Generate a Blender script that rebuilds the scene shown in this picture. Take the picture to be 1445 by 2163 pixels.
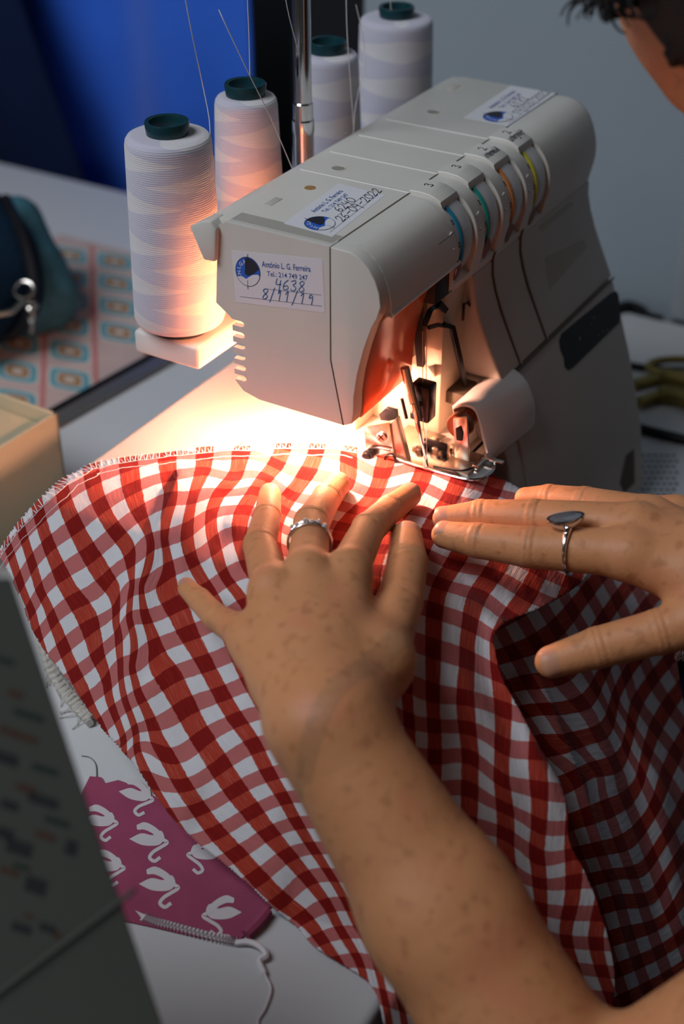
import bpy, bmesh, math, random
import numpy as np
from mathutils import Vector, Matrix

for _o in list(bpy.data.objects):
    bpy.data.objects.remove(_o)
scene = bpy.context.scene
COL = scene.collection
CM = 0.01                       # every coordinate below is written in centimetres
random.seed(7)
RNG = np.random.default_rng(7)

# ------------------------------------------------------------------ camera
FW, FH = 1445.0, 2163.0
FOCAL = 3000.0                  # focal length in pixels of the 1445 x 2163 frame (50 mm lens)
PITCH, HEAD = math.radians(34.0), math.radians(30.6)
C_POS = np.array([-56.73, -34.25, 56.72])
_h = np.array([math.cos(HEAD), math.sin(HEAD), 0.0])
C_F = _h * math.cos(PITCH) - np.array([0, 0, 1.0]) * math.sin(PITCH)
C_U = _h * math.sin(PITCH) + np.array([0, 0, 1.0]) * math.cos(PITCH)
C_R = np.array([math.sin(HEAD), -math.cos(HEAD), 0.0])
cam_data = bpy.data.cameras.new('camera')
cam_data.sensor_fit = 'VERTICAL'
cam_data.sensor_height = 36.0
cam_data.lens = 36.0 * FOCAL / FH
cam_data.clip_start, cam_data.clip_end = 0.02, 30
cam_data.dof.use_dof = True
cam_data.dof.focus_distance = 0.765
cam_data.dof.aperture_fstop = 4.8
cam = bpy.data.objects.new('camera', cam_data)
COL.objects.link(cam)
cam.matrix_world = Matrix(((C_R[0], C_U[0], -C_F[0], C_POS[0] * CM), (C_R[1], C_U[1], -C_F[1], C_POS[1] * CM),
                           (C_R[2], C_U[2], -C_F[2], C_POS[2] * CM), (0, 0, 0, 1)))
scene.camera = cam

# ------------------------------------------------------------------ world, daylight, exposure
world = bpy.data.worlds.new('room_air')
scene.world = world
world.use_nodes = True
world.node_tree.nodes['Background'].inputs[0].default_value = (0.60, 0.56, 0.55, 1)
world.node_tree.nodes['Background'].inputs[1].default_value = 0.040
win = bpy.data.lights.new('window_daylight', 'AREA')
win.shape = 'RECTANGLE'; win.size, win.size_y = 1.2, 1.2
win.energy = 36.0
win.color = (0.88, 0.93, 1.0)
wo = bpy.data.objects.new('window_daylight', win)
COL.objects.link(wo)
wo.location = (-1.18, 0.80, 2.0)
wo.rotation_euler = (Vector((0.02, 0.0, 0.16)) - Vector(wo.location)).to_track_quat('-Z', 'Y').to_euler()
scene.view_settings.view_transform = 'Standard'
scene.view_settings.look = 'None'
scene.view_settings.gamma = 1.0
scene.view_settings.use_curve_mapping = False
scene.view_settings.exposure = 0.0

# ------------------------------------------------------------------ where a point of the photograph lies in the room
def ray(px, py):
    return C_F + C_R * (px - FW / 2) / FOCAL - C_U * (py - FH / 2) / FOCAL
def at(px, py, ax, v):
    d = ray(px, py)
    return C_POS + (v - C_POS[ax]) / d[ax] * d
def dep(px, py, D):
    return C_POS + D * ray(px, py)
def Z(px, py, z): return at(px, py, 2, z)
def smooth(t):
    t = np.clip(t, 0, 1); return t * t * (3 - 2 * t)

# ------------------------------------------------------------------ mesh helpers
ORG = {}
def org(p):
    return ORG.get(p.name, np.zeros(3)) if p else np.zeros(3)
def mk(name, V, F, mat, parent=None, sharp=35, uv=None, origin=None):
    V = np.asarray(V, float)
    o0 = org(parent) if parent is not None else (np.asarray(origin, float) if origin is not None else V.mean(0) * [1, 1, 0] + [0, 0, V[:, 2].min()])
    me = bpy.data.meshes.new(name)
    me.from_pydata(((V - o0) * CM).tolist(), [], [list(map(int, f)) for f in F])
    me.materials.append(mat)
    if uv is not None:
        l = me.uv_layers.new(name='UVMap')
        vi = np.empty(len(me.loops), int); me.loops.foreach_get('vertex_index', vi)
        l.data.foreach_set('uv', np.asarray(uv, np.float32)[vi].ravel())
    me.shade_smooth()
    if sharp is not None:
        me.set_sharp_from_angle(angle=math.radians(sharp))
    ob = bpy.data.objects.new(name, me)
    COL.objects.link(ob)
    if parent is not None:
        ob.parent = parent
    else:
        ob.location = o0 * CM
    ORG[ob.name] = o0
    return ob
def thing(name, label, cat, loc, group=None):
    o = bpy.data.objects.new(name, None)
    COL.objects.link(o)
    o.empty_display_size = 0.02
    o.location = np.asarray(loc, float) * CM
    ORG[o.name] = np.asarray(loc, float)
    return tag(o, label, cat, group)
def tag(o, label, cat, group=None, kind=None):
    o['label'] = label; o['category'] = cat
    if group: o['group'] = group
    if kind: o['kind'] = kind
    return o
def struct(o):
    o['kind'] = 'structure'; return o

class MB:
    """collects simple shapes (in cm) that make up ONE part"""
    def __init__(s): s.V = []; s.F = []
    def add(s, V, F):
        n = len(s.V); s.V += [tuple(v) for v in V]; s.F += [[i + n for i in f] for f in F]; return s
    def bm(s, b):
        b.verts.index_update()
        s.add([v.co[:] for v in b.verts], [[v.index for v in f.verts] for f in b.faces]); b.free(); return s
    def box(s, x0, x1, y0, y1, z0, z1, bev=0.0, seg=2, M=None):
        b = bmesh.new()
        bmesh.ops.create_cube(b, size=1)
        for v in b.verts:
            v.co = Vector(((x0 + x1) / 2 + v.co.x * (x1 - x0), (y0 + y1) / 2 + v.co.y * (y1 - y0), (z0 + z1) / 2 + v.co.z * (z1 - z0)))
        if bev > 0:
            bmesh.ops.bevel(b, geom=b.edges[:], offset=bev, segments=seg, profile=0.5, affect='EDGES')
        if M is not None: bmesh.ops.transform(b, matrix=M, verts=b.verts)
        return s.bm(b)
    def prism(s, poly, ax, a0, a1, bev=0.0, seg=3):
        """poly: 2-D outline in the two other axes (cyclic order), drawn out along axis ax"""
        b = bmesh.new()
        def pt(p, a):
            q = [p[0], p[1]]; q.insert(ax, a); return q
        lo = [b.verts.new(pt(p, a0)) for p in poly]; hi = [b.verts.new(pt(p, a1)) for p in poly]
        b.faces.new(lo[::-1]); b.faces.new(hi)
        n = len(poly)
        for i in range(n):
            b.faces.new((lo[i], lo[(i + 1) % n], hi[(i + 1) % n], hi[i]))
        bmesh.ops.recalc_face_normals(b, faces=b.faces)
        if bev > 0:
            eds = [e for e in b.edges if len(e.link_faces) == 2 and e.calc_face_angle(0) > 0.6]
            bmesh.ops.bevel(b, geom=eds, offset=bev, segments=seg, profile=0.5, affect='EDGES', clamp_overlap=True)
        return s.bm(b)
    def rings(s, R, cap=True, closed=False):
        n = len(R[0]); m = len(R); V = [p for r in R for p in r]; F = []
        for i in range(m if closed else m - 1):
            a = i * n; c = ((i + 1) % m) * n
            for j in range(n):
                F.append([a + j, a + (j + 1) % n, c + (j + 1) % n, c + j])
        if cap and not closed:
            F.append(list(range(n))[::-1]); F.append([(m - 1) * n + j for j in range(n)])
        return s.add(V, F)
    def tube(s, P, r, n=8, cap=True):
        P = [np.asarray(p, float) for p in P]
        rr = r if hasattr(r, '__len__') else [r] * len(P)
        T = []
        for i in range(len(P)):
            t = P[min(i + 1, len(P) - 1)] - P[max(i - 1, 0)]
            T.append(t / (np.linalg.norm(t) + 1e-9))
        u = np.cross(T[0], [0.3, 0.5, 0.81]); u /= np.linalg.norm(u)
        R = []
        for p, t, q in zip(P, T, rr):
            u = u - t * (u @ t); u /= np.linalg.norm(u) + 1e-9
            w = np.cross(t, u)
            R.append([p + q * (math.cos(a) * u + math.sin(a) * w) for a in np.linspace(0, 2 * math.pi, n, endpoint=False)])
        return s.rings(R, cap)
    def lathe(s, prof, o, ax='z', n=40, cap=True):
        """prof: (radius, height) pairs about an axis through o"""
        R = []
        for r, h in prof:
            ring = []
            for a in np.linspace(0, 2 * math.pi, n, endpoint=False):
                c, d = r * math.cos(a), r * math.sin(a)
                p = {'z': (c, d, h), 'x': (h, c, d), 'y': (d, h, c)}[ax]
                ring.append(np.asarray(o, float) + p)
            R.append(ring)
        return s.rings(R, cap)
    def build(s, name, mat, parent=None, sharp=35, origin=None):
        return mk(name, s.V, s.F, mat, parent, sharp, origin=origin)
    def flip(s):
        s.F = [f[::-1] for f in s.F]; return s

def crom(P, n=8):
    """smooth curve through the points"""
    P = [np.asarray(p, float) for p in P]
    Q = [2 * P[0] - P[1]] + P + [2 * P[-1] - P[-2]]
    out = []
    for i in range(1, len(Q) - 2):
        a, b, c, d = Q[i - 1:i + 3]
        for t in np.linspace(0, 1, n, endpoint=False):
            out.append(0.5 * (2 * b + (c - a) * t + (2 * a - 5 * b + 4 * c - d) * t * t + (3 * b - a - 3 * c + d) * t ** 3))
    out.append(P[-1])
    return out
def textmesh(s, size, shear=0.0, bold=0.0):
    cu = bpy.data.curves.new('t', 'FONT'); cu.body = s; cu.size = size; cu.shear = shear; cu.offset = bold * size; cu.resolution_u = 3
    ob = bpy.data.objects.new('t', cu); COL.objects.link(ob)
    dg = bpy.context.evaluated_depsgraph_get()
    me = bpy.data.meshes.new_from_object(ob.evaluated_get(dg))
    V = [(v.co.x, v.co.y) for v in me.vertices]; F = [list(p.vertices) for p in me.polygons]
    bpy.data.objects.remove(ob); bpy.data.meshes.remove(me); bpy.data.curves.remove(cu)
    return np.array(V), F
def ribbon(P, w):
    """flat pen stroke in 2-D"""
    P = np.asarray(P, float); n = len(P)
    T = np.gradient(P, axis=0); T /= np.linalg.norm(T, axis=1)[:, None] + 1e-9
    N = np.stack([-T[:, 1], T[:, 0]], 1)
    P0 = P.copy(); P0[0] -= T[0] * w / 2; P0[-1] += T[-1] * w / 2
    V = np.concatenate([P0 + N * w / 2, P0 - N * w / 2])
    return V, [[i, i + n, i + n + 1, i + 1] for i in range(n - 1)]

# ------------------------------------------------------------------ materials
def nodes(name):
    m = bpy.data.materials.new(name); m.use_nodes = True
    nt = m.node_tree; b = nt.nodes['Principled BSDF']
    return m, nt, b
def lk(nt, a, b): nt.links.new(a, b)
def nd(nt, t, **k):
    n = nt.nodes.new(t)
    for a, v in k.items():
        if a in ('op',): n.operation = v
        else: setattr(n, a, v)
    return n
def math_(nt, op, a, b=None, clamp=False):
    n = nt.nodes.new('ShaderNodeMath'); n.operation = op; n.use_clamp = clamp
    for i, v in enumerate((a, b)):
        if v is None: continue
        if hasattr(v, 'is_output'): lk(nt, v, n.inputs[i])
        else: n.inputs[i].default_value = v
    return n.outputs[0]
def mixc(nt, f, a, b):
    n = nt.nodes.new('ShaderNodeMix'); n.data_type = 'RGBA'
    for s, v in ((n.inputs[0], f), (n.inputs[6], a), (n.inputs[7], b)):
        if hasattr(v, 'is_output'): lk(nt, v, s)
        elif isinstance(v, (int, float)): s.default_value = v
        else: s.default_value = (*v, 1)
    return n.outputs[2]
def mat(name, col, rough=0.5, metal=0.0, var=0.06, scale=60.0, bump=0.0, bscale=400.0, sss=0.0, spec=0.5, trans=0.0, sheen=0.0, coat=0.0, emit=None, alpha=1.0):
    m, nt, b = nodes(name)
    tc = nd(nt, 'ShaderNodeTexCoord')
    n = nd(nt, 'ShaderNodeTexNoise'); n.inputs['Scale'].default_value = scale; n.inputs['Detail'].default_value = 4
    lk(nt, tc.outputs['Object'], n.inputs['Vector'])
    c0 = tuple(max(0, c * (1 - var)) for c in col); c1 = tuple(min(1, c * (1 + var)) for c in col)
    lk(nt, mixc(nt, n.outputs['Fac'], c0, c1), b.inputs['Base Color'])
    b.inputs['Roughness'].default_value = rough; b.inputs['Metallic'].default_value = metal
    b.inputs['Specular IOR Level'].default_value = spec
    if sss: b.inputs['Subsurface Weight'].default_value = sss; b.inputs['Subsurface Radius'].default_value = (0.006, 0.004, 0.003)
    if trans: b.inputs['Transmission Weight'].default_value = trans
    if sheen: b.inputs['Sheen Weight'].default_value = sheen
    if coat: b.inputs['Coat Weight'].default_value = coat; b.inputs['Coat Roughness'].default_value = 0.15
    if emit: b.inputs['Emission Color'].default_value = (*emit[0], 1); b.inputs['Emission Strength'].default_value = emit[1]
    if alpha < 1: b.inputs['Alpha'].default_value = alpha
    if bump:
        n2 = nd(nt, 'ShaderNodeTexNoise'); n2.inputs['Scale'].default_value = bscale; n2.inputs['Detail'].default_value = 2
        lk(nt, tc.outputs['Object'], n2.inputs['Vector'])
        bp = nd(nt, 'ShaderNodeBump'); bp.inputs['Strength'].default_value = bump; bp.inputs['Distance'].default_value = 0.0006
        lk(nt, n2.outputs['Fac'], bp.inputs['Height']); lk(nt, bp.outputs['Normal'], b.inputs['Normal'])
    return m

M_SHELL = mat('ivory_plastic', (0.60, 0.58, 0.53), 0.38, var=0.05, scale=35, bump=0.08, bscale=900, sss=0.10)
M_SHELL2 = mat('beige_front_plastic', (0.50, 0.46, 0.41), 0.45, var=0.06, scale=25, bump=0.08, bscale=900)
M_BED = mat('cream_bed_enamel', (0.56, 0.51, 0.45), 0.42, var=0.04, scale=18)
M_INNER = mat('cream_cast_frame', (0.66, 0.54, 0.40), 0.42, var=0.08, scale=22)
M_WHITE = mat('white_plastic', (0.72, 0.69, 0.66), 0.35, var=0.03, sss=0.12)
M_DARKSEAM = mat('dark_seam', (0.10, 0.075, 0.05), 0.7)
M_BLACK = mat('black_plastic', (0.009, 0.009, 0.011), 0.45, var=0.3, spec=0.2)
M_BLACKMETAL = mat('blued_steel', (0.03, 0.03, 0.035), 0.28, metal=0.6, var=0.2)
M_STEEL = mat('polished_steel', (0.62, 0.58, 0.53), 0.22, metal=1.0, var=0.12, scale=80)
M_STEEL2 = mat('worn_steel', (0.50, 0.45, 0.38), 0.35, metal=1.0, var=0.2, scale=120)
M_CHROME = mat('chrome', (0.72, 0.72, 0.74), 0.12, metal=1.0, var=0.04)
M_SILVER = mat('silver', (0.70, 0.69, 0.70), 0.16, metal=1.0, var=0.15, scale=300)
M_DIAL = mat('brushed_aluminium', (0.60, 0.59, 0.58), 0.42, metal=0.45, var=0.12, scale=10)
M_PAPER = mat('sticker_paper', (0.66, 0.66, 0.70), 0.55, var=0.03)
M_INKBLUE = mat('printed_blue_ink', (0.010, 0.055, 0.30), 0.5)
M_LOGOBLUE = mat('logo_blue_ink', (0.012, 0.10, 0.52), 0.5)
M_INKBLACK = mat('black_ink', (0.008, 0.009, 0.02), 0.5)
M_PENBLUE = mat('ballpoint_blue', (0.015, 0.09, 0.30), 0.5)
M_OVAL = mat('russet_dot', (0.20, 0.045, 0.015), 0.5)
M_TAPE = mat('yellowed_tape', (0.42, 0.37, 0.20), 0.5, var=0.2, alpha=0.16, spec=0.1)
M_TUBE = mat('petrol_plastic', (0.006, 0.040, 0.050), 0.3, var=0.2)
M_FOAM = mat('black_foam', (0.015, 0.015, 0.017), 0.95, bump=0.6, bscale=800)
M_FIL = mat('sewing_thread', (0.72, 0.70, 0.72), 0.8, bump=0.2, bscale=3000)
M_STITCH = mat('overlock_thread', (0.78, 0.74, 0.76), 0.8)
M_TABLE = mat('white_laminate', (0.62, 0.63, 0.64), 0.45, var=0.03, scale=12)
M_TABLE_EDGE = mat('grey_table_edge', (0.20, 0.19, 0.18), 0.6)
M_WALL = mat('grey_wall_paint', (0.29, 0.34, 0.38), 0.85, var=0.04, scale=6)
M_FLOOR = mat('dark_floor', (0.05, 0.045, 0.045), 0.7, var=0.2, scale=5)
M_DARK = mat('dark_fabric', (0.006, 0.006, 0.009), 0.9, var=0.3)
M_NAIL = mat('fingernail', (0.52, 0.25, 0.155), 0.42, var=0.05, spec=0.3)
M_HAIR = mat('dark_hair', (0.008, 0.006, 0.005), 0.7, var=0.4, scale=300, bump=1.0, bscale=500, spec=0.25)
M_DENIM = mat('navy_denim', (0.006, 0.020, 0.042), 0.9, spec=0.1, var=0.35, scale=220, bump=0.3, bscale=1500)
M_DENIM2 = mat('teal_denim', (0.035, 0.13, 0.17), 0.85, var=0.55, scale=90, bump=0.3, bscale=1500)
M_CARD = mat('pale_yellow_card', (0.50, 0.44, 0.29), 0.6, var=0.05, scale=14)
M_CARD2 = mat('ochre_card_edge', (0.45, 0.30, 0.10), 0.7)
M_BLUE = mat('cobalt_cloth', (0.022, 0.15, 0.95), 0.75, var=0.35, scale=7, sheen=0.3)
M_BULB = mat('lamp_bulb_glass', (1.0, 0.75, 0.45), 0.3, emit=((1.0, 0.52, 0.24), 60.0))

# ================================================================== the setting
struct(MB().box(-200, 300, -200, 300, -78, -75).build('floor', M_FLOOR))
struct(MB().box(57.6, 62, -90, 31.0, -75, 130).build('wall_back', M_WALL))
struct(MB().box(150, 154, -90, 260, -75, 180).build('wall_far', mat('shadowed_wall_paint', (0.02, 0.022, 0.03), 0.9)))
struct(MB().box(57.0, 57.6, -4.2, -0.9, 0.1, 130, 0.2).build('trim_1', mat('pale_grey_trim', (0.36, 0.39, 0.42), 0.8)))

# ================================================================== table
table = thing('work_table', 'white laminate work table under the overlock machine', 'table', (10, 20, -75))
MB().box(-70, 56.8, -14.2, 95, -2.6, 0, 0.5, 3).build('table_top', M_TABLE, table)
MB().box(-68, 55.5, -13.0, 93, -8, -2.6).build('apron', M_TABLE_EDGE, table)
for lx in (-64, 51):
    for ly in (-9, 88):
        MB().box(lx - 2, lx + 2, ly - 2, ly + 2, -75, -8, 0.3).build('leg', M_TABLE_EDGE, table)

# ================================================================== overlock machine
ZT = 28.0          # top of the head
ZB = 13.3          # bed
mach = thing('overlock_machine', 'ivory overlock sewing machine with four tension dials and a lit needle area', 'sewing machine', (12, 3, 0))

# bed and base
MB().box(-9, 11.2, -5.2, 14.0, 1.2, ZB, 0.7, 4).build('bed', M_BED, mach)
for fx in (-6, 26):
    for fy in (-3, 6):
        MB().lathe([(1.3, 0), (1.4, 0.3), (1.3, 1.4)], (fx, fy, 0), n=20).build('rubber_foot', M_BLACK, mach)
MB().prism([(-9.0, 13.36), (2.0, 13.36), (2.0, 13.40), (-9.0, 13.40)], 1, 7.2, 7.24).build('bed_seam', M_DARKSEAM, mach)

# column: lower front cover, upper front shell, side wall
PU = [(0, 28), (-0.6, 28), (-1.18, 27.95), (-1.7, 27.75), (-2.2, 27.35), (-2.6, 26.75), (-2.87, 26.1), (-3.05, 25.4),
      (-3.1, 24.7), (-3.05, 24.1), (-2.9, 23.4), (-2.75, 22.75)]
PL = [(-2.75, 22.75), (-2.8, 21.8), (-3.06, 20.8), (-3.5, 19.6), (-4.2, 18.1), (-5.05, 16.35)]
PB = [(-5.10, 16.2), (-5.9, 14.0), (-6.86, 11.26), (-7.7, 8.4), (-8.41, 5.7), (-9.0, 2.2), (-9.2, 0.9)]
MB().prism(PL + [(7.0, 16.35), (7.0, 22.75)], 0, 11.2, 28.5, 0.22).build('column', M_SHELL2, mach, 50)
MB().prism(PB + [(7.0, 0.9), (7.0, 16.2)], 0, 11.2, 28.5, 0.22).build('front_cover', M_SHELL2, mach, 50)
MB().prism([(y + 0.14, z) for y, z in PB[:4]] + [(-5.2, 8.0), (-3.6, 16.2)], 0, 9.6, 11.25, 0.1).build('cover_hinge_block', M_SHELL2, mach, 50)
# indentation with a finger grip low on the cover
gp = [Z(1312, 985, 3.2), Z(1338, 960, 3.2)]
def on_front(px, py):
    """first point of the front profile (any x) under a pixel"""
    d = ray(px, py); P = PU + PL[1:] + PB
    for t in np.linspace(50, 130, 3200):
        q = C_POS + t * d
        zs = [p[1] for p in P][::-1]; ys = [p[0] for p in P][::-1]
        if q[2] < 28 and q[1] > np.interp(q[2], zs, ys):
            return q
    return q
def front_y(z, off=0.0):
    P = PU + PL[1:] + PB
    return float(np.interp(z, [p[1] for p in P][::-1], [p[0] for p in P][::-1])) - off
def front_patch(poly, off, n=6):
    """thin decal that follows the front: poly in pixels, returns MB"""
    pts = [on_front(*p) for p in poly]
    V = [(p[0], p[1] - off, p[2] + off * 0.3) for p in pts]
    V += [(p[0], p[1] + 0.03, p[2]) for p in pts]
    n = len(pts)
    return MB().add(V, [list(range(n))[::-1], [n + i for i in range(n)]] + [[i, (i + 1) % n, n + (i + 1) % n, n + i] for i in range(n)])
front_patch([(1322, 962), (1339, 948), (1341, 1020), (1318, 1042), (1309, 1020)], 0.02).build('grip_recess', M_DARKSEAM, mach)
# black plate with rounded corners
lab = [(1186, 705), (1200, 693), (1290, 619), (1300, 615), (1305, 622), (1310, 668), (1307, 682), (1210, 776), (1200, 782), (1193, 775), (1191, 756), (1184, 740), (1181, 720)]
pl = front_patch(lab, 0.05).build('name_plate', M_BLACK, mach)
for a, b, c in ((1222, 714, 5), (1246, 683, 3), (1252, 671, 4), (1262, 707, 3), (1272, 701, 3), (1281, 697, 3), (1223, 717, 3)):
    q = on_front(a, b); MB().box(q[0] - c * 0.02, q[0] + c * 0.02, q[1] - 0.09, q[1], q[2] - 0.03, q[2] + 0.03).build('worn_letter', M_STEEL2, pl)
front_patch([(1150, 545), (1232, 505), (1241, 522), (1160, 612), (1155, 580)], 0.015).build('tape_residue', M_TAPE, mach)
front_patch([(1135, 480), (1205, 425), (1212, 432), (1143, 490)], 0.015).build('tape_residue', M_TAPE, mach)
# two long grooves down the column
for X in (13.7, 17.55):
    g = MB(); P = PU[10:] + PL[1:]
    zs = np.linspace(23.2, 16.4, 40)
    g.tube([(X, front_y(z) - 0.015, z) for z in zs], 0.075, 6)
    g.build('column_groove', M_DARKSEAM, mach)
    g = MB(); g.tube([(X + 0.16, front_y(z) + 0.01, z) for z in zs], 0.09, 6); g.build('groove_bead', M_SHELL2, mach)
MB().tube([(11.2, -5.1, 16.27), (28.55, -5.1, 16.27)], 0.07, 6).build('cover_joint', M_DARKSEAM, mach)

# upper front shell with four dial slots
XI = [8.4 + 3.3 * i for i in range(4)]
xs = [8.0]
for xi in XI: xs += [xi + 0.02, xi + 0.021, xi + 2.0, xi + 2.001, xi + 2.6]
xs += [22.5, 25, 27.9, 28.25, 28.42, 28.5]
PUf = crom(PU, 4)
R = []
for x in xs:
    inset = {28.25: 0.06, 28.42: 0.2, 28.5: 0.45}.get(x, 0.0)
    ring = []
    slot = any(xi + 0.0205 < x < xi + 2.0005 for xi in XI)
    for y, z in PUf:
        cy, cz = -0.2, 25.1
        d = math.hypot(y - cy, z - cz)
        k = 1.0 - inset / max(d, 0.1)
        if slot and 23.35 < z < 27.55 and y < -1.5: k = 0.66
        ring.append((x, cy + (y - cy) * k, cz + (z - cz) * k))
    ring += [(x, 0.0, 22.75), (x, 0.0, 26.5)]
    R.append(ring)
MB().rings(R).flip().build('front_shell', M_SHELL, mach, 30)
PUl = [p for p in PUf if p[1] > 24.55] + [(-3.1, 24.5), (-2.7, 24.5)]
MB().rings([[(x, p[0], p[1]) for p in PUl] + [(x, 0.0, 24.8), (x, 0.0, 26.5)] for x in (0.9, 4.0, 8.02)]).flip().build('front_shell', M_SHELL, mach, 30)

for i, xi in enumerate(XI):
    o = (xi, -0.28, 25.2)
    ringcol = [(0.01, 0.22, 0.36), (0.01, 0.30, 0.25), (0.62, 0.22, 0.05), (0.55, 0.52, 0.04)][i]
    dname = ['blue', 'green', 'orange', 'yellow'][i]
    d = MB().lathe([(2.5, 0.62), (2.74, 0.66), (2.80, 0.74), (2.80, 1.82), (2.74, 1.92), (2.3, 1.95)], o, 'x', 64).build('tension_dial', M_DIAL, mach, 50)
    d['label'] = 'silver tension dial with a %s ring' % dname
    MB().lathe([(2.3, 0.42), (2.82, 0.44), (2.84, 0.66), (2.3, 0.68)], o, 'x', 64).build('colour_ring', mat(dname + '_ring', ringcol, 0.4), d)
    MB().lathe([(2.2, 0.08), (2.72, 0.10), (2.72, 0.45), (2.2, 0.46)], o, 'x', 64).build('number_ring', M_SHELL, d)
    # digit on the number ring
    for ang, dg in ((63, '4'), (35, '3'), (8, '2')):
        V, F = textmesh(dg, 0.42, bold=0.02)
        a = math.radians(ang)
        n = np.array([0, -math.cos(a), math.sin(a)]); t = np.array([0, math.sin(a), math.cos(a)])
        c = np.array(o) + n * 2.735 + np.array([0.17, 0, 0])
        W = [c + np.array([0, 0, 0]) + np.array([1, 0, 0]) * v[0] * 0.9 + t * (v[1] - 0.15) for v in V]
        mk('digit', W, F, M_INKBLACK, d, None)
    # tab above the dial
    prof = [(0.02, 28.0), (-0.6, 28.02), (-1.18, 27.97), (-1.6, 27.83), (-1.88, 27.68)]
    tb = MB(); Rr = []
    for x, e in ((xi, 0.06), (xi + 0.05, 0.0), (xi + 1.9, 0.0), (xi + 1.97, 0.06)):
        up = [(x, y * (1.0 if k < 4 else 1.0), z + 0.17 - e) for k, (y, z) in enumerate(prof)]
        up += [(x, -1.98, 27.58), (x, -1.95, 27.40)] + [(x, y, z - 0.25) for y, z in prof[::-1]]
        Rr.append(up)
    tb.rings(Rr).flip().build('dial_tab', M_SHELL, mach, 40)
    # raised lip right of the dial and the ridge running back over the top
    a = np.linspace(math.radians(70), math.radians(-38), 26)
    rr = [2.80 + 0.14 * math.sin(math.pi * k / 25) ** 0.5 if 0 < k < 25 else 2.7 for k in range(26)]
    MB().tube([(xi + 2.12, -0.22 - r * math.cos(t), 25.12 + r * math.sin(t)) for t, r in zip(a, rr)], [0.05] + [0.11] * 24 + [0.05], 8).build('dial_lip', M_SHELL, mach)
    # scale marks
    for k, (ang, w, h) in enumerate(((38, 0.2, 0.05), (26, 0.05, 0.45), (10, 0.14, 0.05), (8, 0.05, 0.2), (-6, 0.12, 0.05))):
        t = math.radians(ang)
        q = Matrix.Translation((xi - 0.55 + 0.03 * k, -0.2 - 2.87 * math.cos(t), 25.1 + 2.87 * math.sin(t))) @ Matrix.Rotation(t, 4, 'X')
        MB().box(-w / 2, w / 2, -0.02, 0.05, -h / 2, h / 2, M=q).build('scale_mark', M_WHITE, mach)

# russet dots under the dials
for px, py in ((965, 571), (1027, 525), (1075, 492), (1124, 456)):
    q = on_front(px, py)
    th = np.linspace(0, 2 * math.pi, 20, endpoint=False)
    V = [(q[0] + 0.45 * math.cos(t), front_y(q[2] + 0.62 * math.sin(t), 0.03), q[2] + 0.62 * math.sin(t)) for t in th]
    mk('russet_dot', V, [list(range(20))], M_OVAL, mach, None)

# top cover: flat plate with back lip, cross grooves, holes
MB().prism([(0.0, 28), (6.6, 28), (7.6, 27.85), (8.35, 27.4), (8.3, 27.2), (7.62, 25.75), (7.2, 25.75), (7.2, 26.6), (0.0, 26.6)], 0, 0.35, 28.5, 0.12, 2).build('top_cover', M_SHELL, mach, 40)
MB().prism([(7.05, 28.0), (7.6, 27.86), (8.42, 27.42), (7.62, 25.7), (6.9, 25.75), (6.7, 27.6)], 0, -0.35, 0.9, 0.1, 2).build('lid_end', M_SHELL, mach, 40)
MB().box(0.9, 28.3, -0.04, 0.04, 27.9, 28.025).build('top_seam', M_DARKSEAM, mach)
for xi in XI:
    MB().tube([(xi, 0, 28.0), (xi, 7.0, 28.0)], 0.055, 6).build('top_ridge', M_WHITE, mach)
    MB().box(xi + 0.06, xi + 0.12, 0, 6.9, 27.9, 28.012).build('top_groove', M_DARKSEAM, mach)
for hx, hy, r in ((21.0, 5.15, 0.38), (9.63, 5.23, 0.36)):
    h = MB().lathe([(r + 0.09, 28.005), (r + 0.03, 28.03), (r, 28.0), (r, 27.98)], (hx, hy, 0), 'z', 28, cap=False).build('thread_hole', M_SHELL, mach)
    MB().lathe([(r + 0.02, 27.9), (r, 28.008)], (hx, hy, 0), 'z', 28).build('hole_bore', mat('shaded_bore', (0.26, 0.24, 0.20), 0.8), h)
MB().lathe([(0.34, 27.9), (0.32, 28.015)], (6.3, 5.05, 0), 'z', 24).build('glow_hole', mat('glow_orange', (0.75, 0.42, 0.16), 0.3, metal=0.6), mach)  # third hole in the top, its orange lamp glow painted as a disc
for bx, by in ((26.2, 6.3), (3.7, 5.7)):
    MB().box(bx - 0.7, bx + 0.5, by - 0.25, by + 0.25, 27.9, 28.03, 0.05).build('latch_notch', M_SHELL2, mach)

# arm core and frame behind the needles
MB().box(6.4, 28.4, 0.1, 7.15, 18.0, 26.7, 0.25).build('arm', M_INNER, mach)
MB().box(11.25, 28.3, 7.0, 7.4, 1.0, 26.6, 0.15).build('back_panel', M_SHELL, mach)
MB().box(8.6, 11.3, -2.3, 7.0, 13.2, 22.7, 0.3).build('column_side', M_INNER, mach)
MB().box(6.5, 9.2, 2.2, 6.8, 13.2, 18.4, 0.2).build('casting', M_INNER, mach)
MB().box(9.3, 11.3, -3.4, -2.0, 15.2, 16.0, 0.08).build('catch', M_DARKSEAM, mach)

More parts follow.
